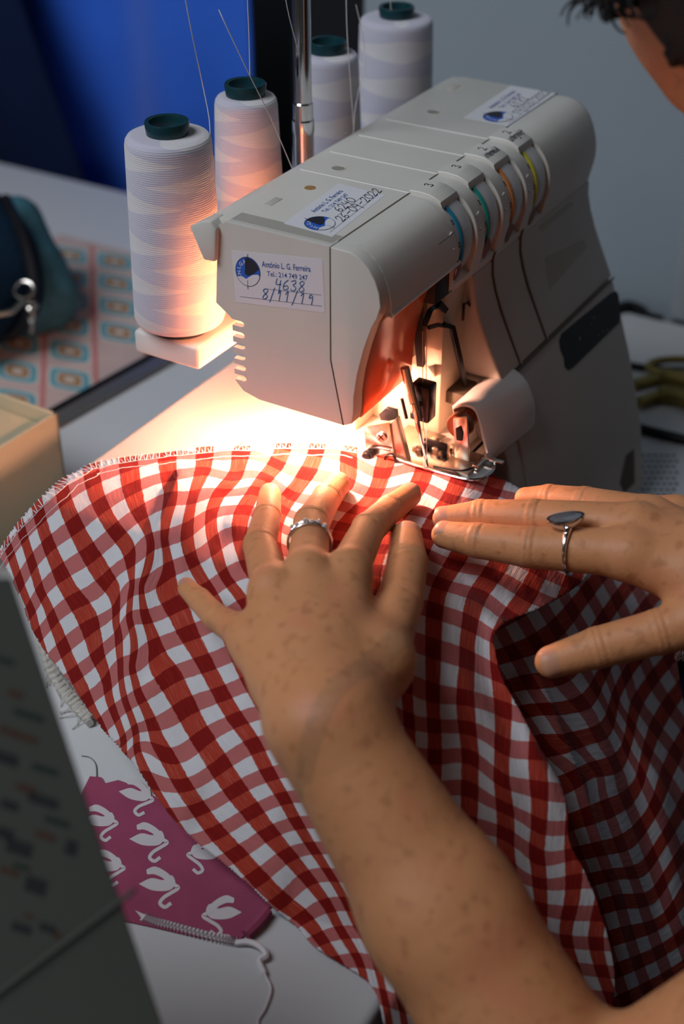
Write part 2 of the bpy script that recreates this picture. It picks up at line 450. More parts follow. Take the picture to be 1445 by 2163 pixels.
# end cover with the row of open vent slots
zc = [22.3, 21.62, 20.95, 20.28, 19.62, 18.98]
outline = [(0.03, 28.0), (6.3, 28.0), (6.75, 27.75), (6.85, 27.35), (7.2, 23.2), (6.35, 22.62)]
for z in zc:
    outline += [(6.2, z + 0.17), (5.6, z + 0.17), (5.46, z + 0.10), (5.42, z), (5.46, z - 0.10), (5.6, z - 0.17), (6.2, z - 0.17)]
outline += [(6.1, 18.66), (5.65, 18.2), (4.6, 17.94), (-0.74, 17.92), (0.03, 21.65)]
MB().prism(outline, 0, 0.0, 0.35).build('end_cover', M_SHELL, mach, 40)
MB().prism([(0.03, 28.0), (6.3, 28.0), (6.75, 27.75), (6.85, 27.35), (6.9, 26.7), (0.03, 26.7)], 0, 0.3, 1.5).build('end_cover_top', M_SHELL, mach, 40)
# rounded nose left of the visor
nose = [(-0.02, 28.0), (-1.18, 27.97), (-1.7, 27.75), (-2.2, 27.35), (-2.6, 26.75), (-2.85, 26.1), (-2.95, 25.4), (-2.75, 24.7), (-2.44, 24.1),
        (-2.0, 22.75), (-1.62, 21.2), (-1.42, 19.8), (-1.40, 18.8), (-1.30, 18.15), (-0.85, 17.92), (-0.79, 17.92), (-0.02, 21.65)]
MB().prism(nose, 0, 0.0, 1.15, 0.34, 4).build('nose_cover', M_SHELL, mach, 50)
MB().tube([(0.02, 0.0, 27.95), (0.02, 0.0, 21.65), (0.02, -0.77, 17.92)], 0.045, 6).build('end_seam', M_DARKSEAM, mach)
# curved glossy visor in front of the needle bars
M_VISOR = mat('glow_tinted_visor', (0.42, 0.20, 0.11), 0.14, var=0.05, coat=0.7, sss=0.0)  # lamp glow and red cloth reflection are put into the orange tint
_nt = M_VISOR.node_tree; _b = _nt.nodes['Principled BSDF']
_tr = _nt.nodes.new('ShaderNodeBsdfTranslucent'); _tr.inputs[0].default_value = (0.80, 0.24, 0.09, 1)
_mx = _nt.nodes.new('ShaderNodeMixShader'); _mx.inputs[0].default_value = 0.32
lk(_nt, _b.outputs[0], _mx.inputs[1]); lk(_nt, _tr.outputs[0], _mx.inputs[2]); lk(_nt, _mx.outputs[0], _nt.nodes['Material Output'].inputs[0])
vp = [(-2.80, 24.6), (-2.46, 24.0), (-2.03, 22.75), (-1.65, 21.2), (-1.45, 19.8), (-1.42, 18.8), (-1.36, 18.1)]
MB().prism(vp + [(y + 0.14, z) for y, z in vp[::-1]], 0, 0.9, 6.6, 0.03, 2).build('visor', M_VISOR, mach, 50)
MB().prism([(-3.1, 24.75), (-3.2, 24.6), (-3.1, 24.45), (-2.8, 24.6)], 0, 0.9, 8.6).build('visor_rim', M_SHELL, mach, 60)
MB().box(6.4, 8.5, -2.8, 0.2, 22.8, 26.4, 0.1).build('thread_chamber', M_BLACK, mach)
MB().box(6.7, 9.4, -1.2, -0.9, 18.9, 24.3, 0.05).build('cavity_shade', mat('cavity_brown', (0.16, 0.08, 0.045), 0.3, var=0.1), mach)  # dark brown plate added for the shade of the lever cavity
MB().box(1.0, 6.3, 0.6, 1.0, 18.9, 26.5, 0.05).build('face_plate', M_INNER, mach)

# sewing lamp in the end of the head, open to the bed and to the back
bulb = MB().lathe([(0.05, -0.75), (0.42, -0.62), (0.55, -0.2), (0.5, 0.25), (0.3, 0.6)], (2.5, 3.3, 20.4), 'z', 24).build('lamp_bulb', M_BULB, mach)
MB().lathe([(0.32, 0.6), (0.45, 0.7), (0.45, 2.2), (0.3, 2.3)], (2.5, 3.3, 20.4), 'z', 24).build('lamp_socket', M_BLACKMETAL, mach)
lp = bpy.data.lights.new('sewing_lamp', 'POINT')
lp.energy = 1.75; lp.color = (1.0, 0.50, 0.35); lp.shadow_soft_size = 0.006
lo = bpy.data.objects.new('sewing_lamp', lp); COL.objects.link(lo)
lo.location = (2.5 * CM, 3.3 * CM, 19.25 * CM)

M_MILK = mat('milky_diffuser', (0.80, 0.70, 0.62), 0.5)
_nt = M_MILK.node_tree; _b = _nt.nodes['Principled BSDF']
_tr = _nt.nodes.new('ShaderNodeBsdfTranslucent'); _tr.inputs[0].default_value = (0.95, 0.78, 0.66, 1)
_mx = _nt.nodes.new('ShaderNodeMixShader'); _mx.inputs[0].default_value = 0.8
lk(_nt, _b.outputs[0], _mx.inputs[1]); lk(_nt, _tr.outputs[0], _mx.inputs[2]); lk(_nt, _mx.outputs[0], _nt.nodes['Material Output'].inputs[0])
MB().prism([(5.1, 23.2), (4.6, 23.6), (4.7, 23.8), (5.25, 23.4), (5.22, 18.7), (5.1, 18.7)], 0, 0.45, 6.3).build('added_diffuser', M_MILK, mach, 40)  # diffuser added behind the bulb to block and soften its light on the cones

# ---- presser foot, needles, levers
NX, NY = 5.05, -3.45
def plate(poly, plane_ax, v, th, name, mt, parent=mach, bev=0.02):
    pts = [at(px, py, plane_ax, v) for px, py in poly]
    q = [tuple(np.delete(p, plane_ax)) for p in pts]
    return MB().prism(q, plane_ax, v, v + th, bev, 2).build(name, mt, parent, 40)
ft = MB().prism([(4.55, -1.5), (7.3, -1.5), (7.5, -5.6), (7.2, -6.5), (6.2, -6.95), (5.0, -6.8), (4.6, -6.1)], 2, 13.52, 13.66, 0.05, 2).build('presser_foot', M_STEEL, mach, 40)
MB().tube(crom([(4.5, -1.2, 13.75), (4.5, -2.6, 13.62), (4.52, -4.6, 13.62), (4.6, -6.1, 13.66), (5.1, -6.85, 13.70), (6.2, -7.0, 13.75), (7.2, -6.55, 13.8)], 6), 0.085, 8).build('foot_rim', M_CHROME, ft)
MB().box(5.0, 6.3, -6.0, -4.3, 13.66, 13.78, 0.03).build('foot_plate', M_STEEL2, ft)
MB().tube(crom([(4.8, -3.9, 13.72), (5.0, -5.4, 13.80), (5.7, -6.0, 13.85), (6.1, -6.2, 13.95)], 6), 0.05, 6).build('stitch_finger', M_BLACKMETAL, ft)
MB().box(5.7, 7.3, -6.3, -5.9, 13.68, 13.98, 0.05).build('foot_heel', M_STEEL, ft)
MB().box(6.7, 7.0, -7.3, -5.9, 13.85, 14.0, 0.04).build('foot_lever', M_STEEL, ft)
MB().box(5.3, 8.4, -2.9, -0.3, 13.35, 13.6, 0.05).build('needle_plate', M_STEEL2, mach)
for k, (x, y) in enumerate(((6.3, -3.4), (7.1, -2.8), (6.0, -2.3), (7.0, -4.2))):
    MB().lathe([(0.34, 0), (0.4, 0.1), (0.34, 0.42), (0.1, 0.5)], (x, y, 13.55), 'z', 18).build('plate_screw', M_STEEL, mach)
MB().box(6.3, 6.6, -3.9, -2.4, 13.6, 14.3, 0.08).build('needle_guard', M_BLACKMETAL, mach)
# pink-lit bracket left of the needles
br = plate([(768, 906), (775, 900), (822, 892), (834, 975), (846, 988), (812, 986), (800, 980), (770, 975), (772, 945)], 0, 4.5, 0.12, 'foot_bracket', M_STEEL)
bq = at(807, 922, 0, 4.45)
MB().lathe([(0.30, -0.12), (0.30, -0.02), (0.25, 0.0)], bq, 'x', 20).build('bracket_screw', M_CHROME, br)
for rx in (0.6, 2.17):
    MB().box(-0.02, 0.02, -0.035, 0.035, -0.22, 0.22, M=Matrix.Translation((bq[0] - 0.13, bq[1], bq[2])) @ Matrix.Rotation(rx, 4, 'X')).build('screw_cross', M_BLACK, br)
plate([(818, 900), (836, 885), (860, 975), (848, 988), (842, 985)], 0, 4.62, 0.5, 'bracket_flange', M_STEEL2)
bq = at(779, 960, 0, 4.3)
MB().lathe([(0.1, -0.5), (0.26, -0.42), (0.30, -0.3), (0.2, -0.26), (0.34, -0.2), (0.34, 0.0), (0.28, 0.06), (0.28, 0.4)], bq, 'x', 20).build('bracket_pin', M_BLACKMETAL, br)
MB().tube(crom([at(p[0], p[1], 0, 4.3) for p in ((779, 948), (800, 946), (824, 951))], 6), 0.07, 6).build('bracket_spring', M_BLACKMETAL, br)
MB().tube(crom([at(p[0], p[1], 0, 4.35) for p in ((775, 970), (800, 975), (812, 972), (815, 964), (832, 964), (836, 980), (845, 985))], 6), 0.07, 6).build('bracket_spring', M_BLACKMETAL, br)
# presser bar strip on the right with knob
st = plate([(957, 885), (986, 880), (992, 1000), (962, 1002)], 0, 6.2, 0.15, 'foot_shank', M_STEEL)
plate([(962, 905), (972, 900), (978, 915), (976, 932), (964, 930)], 0, 6.12, 0.1, 'shank_slot', M_BLACK, st)
kq = at(968, 903, 0, 6.5)
MB().lathe([(0.72, 0.0), (0.78, 0.1), (0.78, 0.5), (0.55, 0.6), (0.5, 2.4)], kq, 'x', 26).build('foot_knob', mat('bronzed_knob', (0.30, 0.10, 0.05), 0.3, metal=0.7), mach)
# needle bar, clamp and two needles
n0, n1 = np.array([4.85, -2.3, 17.9]), np.array([NX, NY, 13.3])
nd_ = (n1 - n0)
MB().tube([n0 - nd_ * 0.35, n0 + nd_ * 0.22], 0.26, 14).build('needle_bar', M_STEEL, mach)
for s in (-1, 1):
    o = np.array([0.17 * s, 0.1 * s, 0])
    MB().tube([n0 + o + nd_ * 0.1, n0 + o + nd_ * 0.45, n0 + o + nd_ * 0.5, n0 + o + nd_ * 0.97, n0 + o + nd_ * 1.02], [0.13, 0.13, 0.085, 0.075, 0.02], 10).build('needle', M_CHROME, mach)
MB().tube([n0 + nd_ * 0.02 + (-0.55, 0.3, 0), n0 + nd_ * 0.28 + (-0.55, 0.3, 0)], 0.1, 8).build('needle_screw', M_BLACKMETAL, mach)
MB().box(5.3, 6.3, -3.2, -2.0, 16.0, 18.3, 0.12).build('needle_clamp', M_BLACKMETAL, mach)
plate([(800, 875), (815, 862), (836, 868), (838, 885), (822, 890), (804, 888)], 0, 5.4, 0.3, 'clamp_tab', M_BLACKMETAL)
# levers
def bar3(p, w, t, name, mt):
    P = [np.asarray(q, float) for q in p]
    return MB().tube(P, w, 4).build(name, mt, mach)
L1 = [at(938, 684, 1, -2.6), at(955, 690, 1, -2.7), at(970, 755, 1, -2.9), at(984, 822, 1, -3.0)]
bar3(L1, [0.14, 0.2, 0.2, 0.17], 0, 'take_up_lever', M_BLACKMETAL)
bar3([at(955, 690, 1, -2.5), at(925, 686, 1, -2.3), at(905, 692, 1, -2.2)], 0.13, 0, 'lever_arm', M_BLACKMETAL)
bar3(crom([at(896, 688, 1, -2.2), at(904, 668, 1, -2.3), at(912, 652, 1, -2.3), at(932, 645, 1, -2.3)], 4), 0.17, 0, 'thread_hook', M_BLACKMETAL)
bar3([at(926, 640, 1, -2.4), at(940, 655, 1, -2.4)], 0.24, 0, 'hook_tip', M_BLACK)
bar3([at(978, 676, 1, -2.6), at(980, 642, 1, -2.6), at(990, 640, 1, -2.6), at(1003, 664, 1, -2.7)], 0.11, 0, 'thread_guide', M_BLACKMETAL)
bar3([at(884, 642, 1, -1.6), at(884, 700, 1, -1.6), at(890, 770, 1, -1.6)], 0.3, 0, 'guide_rail', M_BLACK)
plate([(905, 775), (930, 765), (955, 748), (975, 800), (978, 822), (970, 829), (950, 820), (925, 805)], 1, -1.9, 0.15, 'visor_reflection', M_STEEL)  # reflection in the visor, built as a rounded plate
for a in (0, 9):
    MB().tube([at(893 + a, 700, 1, -2.2), at(893 + a * 0.7, 850, 1, -2.7), at(896 + a * 0.7, 985, 1, -3.4)], 0.022, 5).build('machine_thread', M_FIL, mach)
# looper cover: white half-round housing with an open end
secA = [(-3.6, 16.2), (-3.98, 16.45), (-4.5, 16.62), (-5.05, 16.48), (-5.42, 15.8), (-5.78, 14.7), (-6.1, 13.6), (-6.04, 13.08), (-5.6, 12.74), (-5.0, 12.6), (-4.4, 12.6)]
secB = [(-3.6, 16.1), (-4.1, 16.4), (-4.9, 16.58), (-5.8, 16.05), (-6.25, 15.3), (-6.53, 14.5), (-6.62, 13.4), (-6.5, 12.9), (-6.1, 12.5), (-5.3, 12.4), (-4.4, 12.4)]
secA = [p[:2] for p in crom([(*p, 0) for p in secA], 4)]; secB = [p[:2] for p in crom([(*p, 0) for p in secB], 4)]
def inset(sec, d, c=(-4.6, 14.5)):
    return [(y + (c[0] - y) * d / math.hypot(y - c[0], z - c[1]), z + (c[1] - z) * d / math.hypot(y - c[0], z - c[1])) for y, z in sec]
rr_ = []
for x, t, d in ((7.5, 0, 0.03), (7.53, 0, 0.0), (9.5, 0.36, 0), (11.5, 0.73, 0), (12.7, 0.95, 0), (12.95, 1.0, 0.08), (13.1, 1, 0.25), (13.12, 1, 0.6)):
    sc = [((1 - t) * a[0] + t * b[0], (1 - t) * a[1] + t * b[1]) for a, b in zip(secA, secB)]
    rr_.append([(x, *p) for p in inset(sc, d)])
rr_ += [[(x, *p) for p in inset(secA, 0.2)] for x in (12.5, 7.53)] + [[(7.5, *p) for p in inset(secA, 0.17)]]
MB().rings(rr_, cap=False, closed=True).build('looper_cover', M_WHITE, mach, 50)
MB().box(7.4, 11.5, -4.9, -2.4, 11.8, 13.25, 0.1).build('looper_well', M_BLACK, mach)
MB().box(8.0, 11.4, -5.6, -4.9, 10.5, 11.6, 0.15).build('well_ledge', M_INNER, mach)

# ---- spool stand and antenna pole
stand = [(2.2, 9.3), (27.6, 9.3)]
MB().prism([(0.75, 9.2), (31.4, 9.2), (31.4, 13.8), (0.75, 13.8)], 2, 18.1, 19.55, 0.25, 3).build('spool_stand', M_WHITE, mach, 45)
MB().box(12.2, 14.2, 6.6, 9.6, 16.0, 18.3, 0.2).build('stand_bracket', M_SHELL, mach)
px_, py_ = 13.4, 9.9
pole = MB().lathe([(0.62, 19.4), (0.62, 28.1), (0.66, 28.2), (0.66, 28.9), (0.6, 29.0), (0.60, 29.9), (0.53, 30.0), (0.53, 56.0)], (px_, py_, 0), 'z', 24).build('antenna_pole', M_CHROME, mach, 30)
MB().box(px_ - 14, px_ + 14, py_ - 0.5, py_ + 0.5, 56.0, 56.5, 0.1).build('thread_guide_bar', M_CHROME, pole)

# ---- service stickers: paper, logo, printed lines and handwriting
PEN = {'0': [[(.5, 1), (.1, .7), (.1, .3), (.5, 0), (.9, .3), (.9, .7), (.5, 1)]], '1': [[(.2, .7), (.5, 1), (.45, 0)]],
       '2': [[(.1, .75), (.4, 1), (.8, .8), (.6, .4), (.1, 0), (.9, .05)]], '3': [[(.1, .9), (.6, 1), (.7, .75), (.35, .55), (.8, .35), (.6, .02), (.1, .1)]],
       '4': [[(.2, 1), (.1, .5), (.8, .5)], [(.75, .85), (.65, -.3)]], '6': [[(.7, 1), (.2, .6), (.15, .15), (.5, 0), (.8, .2), (.6, .45), (.2, .35)]],
       '7': [[(.1, .95), (.9, 1), (.4, 0)], [(.2, .5), (.75, .55)]], '8': [[(.55, .5), (.2, .8), (.5, 1), (.8, .8), (.2, .2), (.5, 0), (.85, .25), (.55, .5)]],
       '9': [[(.8, .7), (.4, .95), (.3, .6), (.75, .65), (.7, 0)]], '/': [[(.7, 1.15), (.2, -.25)]], '-': [[(.1, .45), (.8, .5)]], ' ': [],
       'u': [[(.1, .7), (.2, .05), (.6, .1), (.7, .7), (.8, 0)]], 'n': [[(.1, 0), (.15, .7), (.5, .7), (.6, 0)]], 't': [[(.4, 1), (.4, 0)], [(.1, .7), (.8, .7)]],
       'e': [[(.15, .35), (.7, .4), (.4, .7), (.1, .3), (.5, 0), (.8, .15)]], 'r': [[(.2, .7), (.25, 0)], [(.25, .4), (.5, .7), (.8, .65)]],
       'g': [[(.7, .7), (.3, .6), (.2, .2), (.7, .25), (.7, -.4), (.2, -.35)]], 'i': [[(.4, .65), (.45, 0)], [(.4, .9), (.42, .95)]],
       'f': [[(.8, 1), (.45, .8), (.35, -.3)], [(.1, .5), (.8, .5)]], 'm': [[(.05, 0), (.1, .7), (.4, .6), (.42, 0), (.5, .65), (.85, .6), (.9, 0)]],
       'd': [[(.7, 1), (.7, 0)], [(.7, .4), (.2, .4), (.2, .05), (.7, .1)]], '~': [[(0, .4), (.3, .7), (.5, .2), (.9, .5)]]}
class Pad:
    """flat drawing surface: origin, two directions and normal"""
    def __init__(s, o, ex, ey, n): s.o, s.ex, s.ey, s.n = [np.asarray(v, float) for v in (o, ex, ey, n)]
    def put(s, V, h): return [s.o + s.ex * v[0] + s.ey * v[1] + s.n * h for v in V]
    def poly(s, name, P, mt, parent, h):
        return mk(name, s.put(P, h), [list(range(len(P)))], mt, parent, None)
    def strokes(s, name, L, w, mt, parent, h):
        V = []; F = []
        for st in L:
            if len(st) > 2: st = [p[:2] for p in crom([(*p, 0) for p in st], 4)]
            v, f = ribbon(st, w); F += [[i + len(V) for i in q] for q in f]; V += v.tolist()
        return mk(name, s.put(V, h), F, mt, parent, None)
    def text(s, name, t, x, y, size, mt, parent, h, bold=0.0, sx=1.0):
        V, F = textmesh(t, size, bold=bold)
        return mk(name, s.put(V * [sx, 1] + [x, y], h), F, mt, parent, None)
    def pen(s, t, x, y, size, w, mt, parent, h, adv=0.8, slant=0.2):
        L = []
        for k, c in enumerate(t):
            for st in PEN.get(c, []):
                L.append([(x + size * (k * adv + p[0] * 0.75 + slant * p[1]) + random.uniform(-.02, .02) * size, y + size * p[1] + random.uniform(-.03, .03) * size) for p in st])
        return s.strokes('handwriting', L, w, mt, parent, h)
def sticker(pad, W, H, pen1, pen2, inkp, logo_y=0.62):
    V = pad.put([(0, 0), (W, 0), (W, H), (0, H)], 0.012) + pad.put([(0, 0), (W, 0), (W, H), (0, H)], -0.01)
    st = mk('service_sticker', V, [[0, 1, 2, 3], [7, 6, 5, 4], [0, 4, 5, 1], [1, 5, 6, 2], [2, 6, 7, 3], [3, 7, 4, 0]], M_PAPER, mach, 30)
    cx, cy, rx, ry = W * 0.17, H * logo_y, W * 0.135, H * 0.27
    el = lambda a, k=1.0: (cx + rx * k * math.cos(a), cy + ry * k * math.sin(a))
    pad.poly('logo_rim', [el(a, 1.05) for a in np.linspace(0, 2 * math.pi, 40, endpoint=False)], M_INKBLACK, st, 0.018)
    pad.poly('logo_disc', [el(a) for a in np.linspace(0, 2 * math.pi, 40, endpoint=False)], M_LOGOBLUE, st, 0.024)
    pad.poly('logo_crescent', [el(a) for a in np.linspace(-2.75, -0.25, 20)] + [el(-0.15, 0.85), el(-0.4, 0.45), el(-1.2, 0.35), el(-1.9, 0.55), el(-2.5, 0.6)], M_PAPER, st, 0.030)
    pad.poly('logo_bobbin', [el(a, .97) for a in np.linspace(0.25, 1.75, 14)] + [el(2.2, 0.35), el(3.6, 0.3), el(4.6, 0.28), el(5.6, .3), el(6.1, 0.5)], M_INKBLACK, st, 0.034)
    pad.strokes('logo_needle', [[(cx + rx * 0.1, cy + ry * 1.25), (cx, cy + ry * 0.5)], [(cx - rx * .05, cy - ry * .6), (cx - rx * .1, cy - ry * 1.2)]], 0.03, M_INKBLACK, st, 0.036)
    for k, ch in enumerate('ANLGF'):
        a = math.radians(215 - 27 * k)
        Vv, F = textmesh(ch, 0.30 * H / 2.9, bold=0.01)
        Vv = Vv - Vv.mean(0); t = a - math.pi / 2
        Rm = np.array([[math.cos(t), -math.sin(t)], [math.sin(t), math.cos(t)]])
        mk('logo_letter', pad.put(Vv @ Rm.T + el(a, 0.74), 0.036), F, M_PAPER, st, None)
    pad.text('printed_name', 'António L. G. Ferreira', W * 0.335, H * 0.745, H * 0.155, M_INKBLUE, st, 0.02, 0.012, sx=W * 0.60 / (H * 0.155 * 10.2))
    pad.text('printed_phone', 'Tel.: 214 749 247', W * 0.385, H * 0.58, H * 0.135, M_INKBLUE, st, 0.02, 0.006, sx=W * 0.50 / (H * 0.135 * 7.9))
    pad.strokes('rule_line', [[(W * 0.36, H * 0.33), (W * 0.97, H * 0.33)]], 0.02, M_INKBLACK, st, 0.02)
    pad.strokes('rule_line', [[(W * 0.06, H * 0.12), (W * 0.97, H * 0.12)]], 0.02, M_INKBLACK, st, 0.02)
    pad.pen(pen1, W * 0.46, H * 0.35, H * 0.20, 0.05, inkp, st, 0.026)
    pad.pen(pen2, W * 0.30, H * 0.13, H * 0.20, 0.05, inkp, st, 0.026)
    return st
def corner_pad(o, px, py, n):
    o = np.asarray(o, float); a = np.asarray(px, float) - o; b = np.asarray(py, float) - o
    return Pad(o, a / np.linalg.norm(a), b / np.linalg.norm(b), n), np.linalg.norm(a), np.linalg.norm(b)
p, w, h = corner_pad((0, 5.9, 23.55), (0, 0.32, 24.3), (0, 6.02, 26.5), (-1, 0, 0))
s_ = sticker(p, w, h, '4638', '8/11/19', M_PENBLUE); s_['label'] = 'white service sticker with blue pen figures on the end cover'
p, w, h = corner_pad((1.15, 0.55, ZT), (7.45, 1.0, ZT), (1.35, 3.6, ZT), (0, 0, 1))
s_ = sticker(p, w, h, '6240', '26-04-2022', M_INKBLACK, 0.45); s_['label'] = 'white service sticker on the near end of the top'
p, w, h = corner_pad((21.0, -0.2, ZT), (28.3, 0.0, ZT), (21.0, 3.05, ZT), (0, 0, 1))
s_ = sticker(p, w, h, '6172', '14/03/2022', M_INKBLACK, 0.45); s_['label'] = 'white service sticker on the far end of the top'
# felt-pen notes on the dial tabs
for i, (num, word) in enumerate((('3', ''), ('3', ''), ('2', 'intermeidi'), ('2', 'untergreifr'))):
    pd = Pad((XI[i] + 0.25, -0.75, ZT + 0.18), (1, 0, 0), (0, 1, 0), (0, -0.05, 1))
    pd.pen(num, 0.75, -0.05, 0.5, 0.07, M_INKBLACK, mach, 0.01, slant=0.0)
    if word: 
        pd = Pad((XI[i] + 0.12, -1.2, ZT + 0.11), (1, 0, 0), (0, 0.94, 0.33), (0, -0.33, 0.94))
        pd.pen(word, 0.0, -0.2, 0.4, 0.05, M_INKBLACK, mach, 0.045, adv=0.42)

# ================================================================== thread cones
def winding_material(seed):
    m, nt, b = nodes('wound_thread')
    tc = nd(nt, 'ShaderNodeTexCoord'); sp = nd(nt, 'ShaderNodeSeparateXYZ'); lk(nt, tc.outputs['Object'], sp.inputs[0])
    ang = math_(nt, 'ARCTAN2', sp.outputs[1], sp.outputs[0])
    h = math_(nt, 'MULTIPLY', sp.outputs[2], 2 * math.pi / 0.0235)
    a = math_(nt, 'SINE', math_(nt, 'ADD', h, ang)); c = math_(nt, 'SINE', math_(nt, 'SUBTRACT', math_(nt, 'MULTIPLY', h, 1.0), math_(nt, 'ADD', ang, 2.2 + seed)))
    both = math_(nt, 'GREATER_THAN', math_(nt, 'MAXIMUM', a, c), 0.45)
    fine = nd(nt, 'ShaderNodeTexWave'); fine.wave_type = 'BANDS'; fine.bands_direction = 'Z'; fine.inputs['Scale'].default_value = 260; fine.inputs['Distortion'].default_value = 1.5
    lk(nt, tc.outputs['Object'], fine.inputs['Vector'])
    col = mixc(nt, both, (0.66, 0.64, 0.66), (0.53, 0.52, 0.62))
    lk(nt, mixc(nt, math_(nt, 'MULTIPLY', fine.outputs['Fac'], 0.18), col, (0.45, 0.43, 0.47)), b.inputs['Base Color'])
    b.inputs['Roughness'].default_value = 0.85; b.inputs['Sheen Weight'].default_value = 0.25
    bp = nd(nt, 'ShaderNodeBump'); bp.inputs['Strength'].default_value = 0.35; bp.inputs['Distance'].default_value = 0.0004
    lk(nt, math_(nt, 'ADD', fine.outputs['Fac'], math_(nt, 'MULTIPLY', math_(nt, 'MAXIMUM', a, c), 1.2)), bp.inputs['Height']); lk(nt, bp.outputs['Normal'], b.inputs['Normal'])
    return m
cone_spec = [((352, 254), 2.34, 2.62, 'fullest white thread cone, nearest the end of the machine'),
             ((518, 174), 1.80, 2.22, 'slimmer white thread cone just left of the steel antenna pole'),
             ((691, 85), 1.95, 2.40, 'slim white thread cone just right of the steel antenna pole'),
             ((838, 12), 2.46, 2.70, 'tall white thread cone farthest back by the grey wall')]
for k, ((x, y), rt, rb, lb) in enumerate(cone_spec):
    zb, zt = 19.55, 31.7
    x, y, _ = Z(x, y, zt)
    t = thing('thread_cone', lb, 'thread cone', (x, y, zb), 'white thread cones on the spool stand')
    MB().lathe([(0.3, 0.0), (1.75, 0.0), (1.8, 0.1), (1.78, 0.42), (1.6, 0.5)], (x, y, zb), 'z', 40).build('foam_pad', M_FOAM, t)
    H = zt - zb
    MB().lathe([(0.6, 0.45), (rb - 0.35, 0.45), (rb - 0.1, 0.55), (rb, 0.85), (rb * .985 + rt * .015, 1.4), (rt + 0.02, H - 1.25), (rt - 0.03, H - 0.98), (rt - 0.14, H - 0.82), (rt - 0.4, H - 0.74), (1.2, H - 0.70), (0.9, H - 0.7)], (x, y, zb), 'z', 64).build('wound_thread', winding_material(k * 0.9), t, 60)
    MB().lathe([(1.14, H - 0.8), (1.21, H - 0.1), (1.17, H - 0.01), (1.08, H), (0.97, H - 0.05), (0.93, H - 0.2), (0.85, H - 4)], (x, y, zb), 'z', 40, cap=False).build('tube', M_TUBE, t, 50)
    MB().lathe([(0.93, H - 1.0), (0.9, H - 0.95)], (x, y, zb), 'z', 30).build('dark_plug', M_FOAM, t)  # black disc added for the shade inside the hollow tube
    # loose end running up to the guide bar or down to the head
    tops = [[(452, 330, 10.0), (452, 400, 9.8), (441, 460, 9.6), (428, 488, 9.0)], [(528, 160, 10.2), (526, 80, 10.4), (521, -40, 10.5)],
            [(748, 275, 9.0), (740, 170, 9.4), (733, 60, 9.8), (731, -40, 10)], [(826, 20, 10.4), (822, -40, 10.4)]]
    more = [[(388, -20, 11.0), (405, 70, 11.0), (425, 165, 11.4), (441, 245, 10.8), (445, 300, 10.2)], [(462, 20, 10.0), (478, 55, 9.6), (523, 150, 9.0), (572, 250, 8.6), (620, 362, 8.2)],
            [(600, -20, 9.2), (612, 40, 9.2), (632, 115, 9.2)], [(752, 10, 10.5), (765, 70, 10.2), (770, 130, 9.8), (752, 220, 9.0), (746, 282, 8.6)]]
    for q in (tops[k], more[k]):
        MB().tube(crom([at(a, b, 1, c) for a, b, c in q], 8), 0.028, 5).build('loose_thread', M_FIL, t)

# ================================================================== gingham cloth
def tps(P, V, lam=1e-3):
    """thin-plate spline through scattered points P (n,2) with values V (n,m)"""
    P = np.asarray(P, float) / 400.0; V = np.asarray(V, float); n = len(P)
    def U(A, B):
        r2 = ((A[:, None] - B[None]) ** 2).sum(2); return r2 * np.log(r2 + 1e-12) * 0.5
    K = U(P, P) + lam * np.eye(n); Q = np.c_[np.ones(n), P]
    A = np.zeros((n + 3, n + 3)); A[:n, :n] = K; A[:n, n:] = Q; A[n:, :n] = Q.T
    w = np.linalg.solve(A, np.r_[V, np.zeros((3, V.shape[1]))])
    def f(X):
        X = np.asarray(X, float) / 400.0; out = []
        for c in np.array_split(X, max(1, len(X) // 4000)):
            out.append(np.c_[U(c, P), np.ones(len(c)), c] @ w)
        return np.concatenate(out)
    return f
def crop(o, s, L):
    return [((o[0] + s * x, o[1] + s * y), (i, j)) for x, y, i, j in L]
K1, K2, K3, K4, K5, K6, K8 = ((0, 930), .2768), ((100, 1200), .346), ((300, 1550), .3875), ((350, 920), .2768), ((700, 980), .3114), ((800, 1350), .346), ((945, 1663), .346)
# crossings of red stripe i and pink stripe j
CA = crop(*K1, [(705, 300, 0, 0), (770, 505, 0, 1), (890, 700, 0, 2), (1000, 920, 0, 3), (1015, 1110, 0, 4), (485, 430, -1, 0), (575, 650, -1, 1), (690, 870, -1, 2), (810, 1075, -1, 3),
    (895, 1290, -1, 4), (305, 590, -2, 0), (370, 800, -2, 1), (465, 1015, -2, 2), (585, 1225, -2, 3), (690, 1420, -2, 4), (175, 720, -3, 0), (245, 940, -3, 1), (310, 1160, -3, 2),
    (400, 1365, -3, 3), (75, 840, -4, 0), (155, 1080, -4, 1), (240, 1290, -4, 2), (985, 195, 1, 0), (1005, 372, 1, 1), (1065, 565, 1, 2), (1155, 770, 1, 3), (1275, 120, 2, 0), (1290, 280, 2, 1),
    (1310, 440, 2, 2), (1250, 760, 2, 3), (1290, 990, 2, 4), (1075, 1120, 1, 4)])
CA += crop(*K2, [(440, 415, -1, 5), (452, 590, -1, 6), (310, 540, -2, 5), (370, 705, -2, 6), (410, 880, -2, 7), (470, 1055, -2, 8), (100, 485, -3, 4), (170, 650, -3, 5), (240, 810, -3, 6),
    (600, 300, 1, 5), (660, 480, 1, 6), (760, 655, 1, 7), (850, 850, 1, 8), (950, 1040, 1, 9), (1055, 1210, 1, 10), (515, 600, 0, 6), (560, 780, 0, 7), (640, 960, 0, 8), (730, 1150, 0, 9),
    (830, 1330, 0, 10), (785, 225, 2, 5), (860, 400, 2, 6), (965, 585, 2, 7), (1065, 770, 2, 8), (1160, 925, 2, 9), (1270, 1080, 2, 10), (1360, 1260, 2, 11), (545, 1090, -1, 9), (620, 1290, -1, 10), (500, 300, 0, 5)])
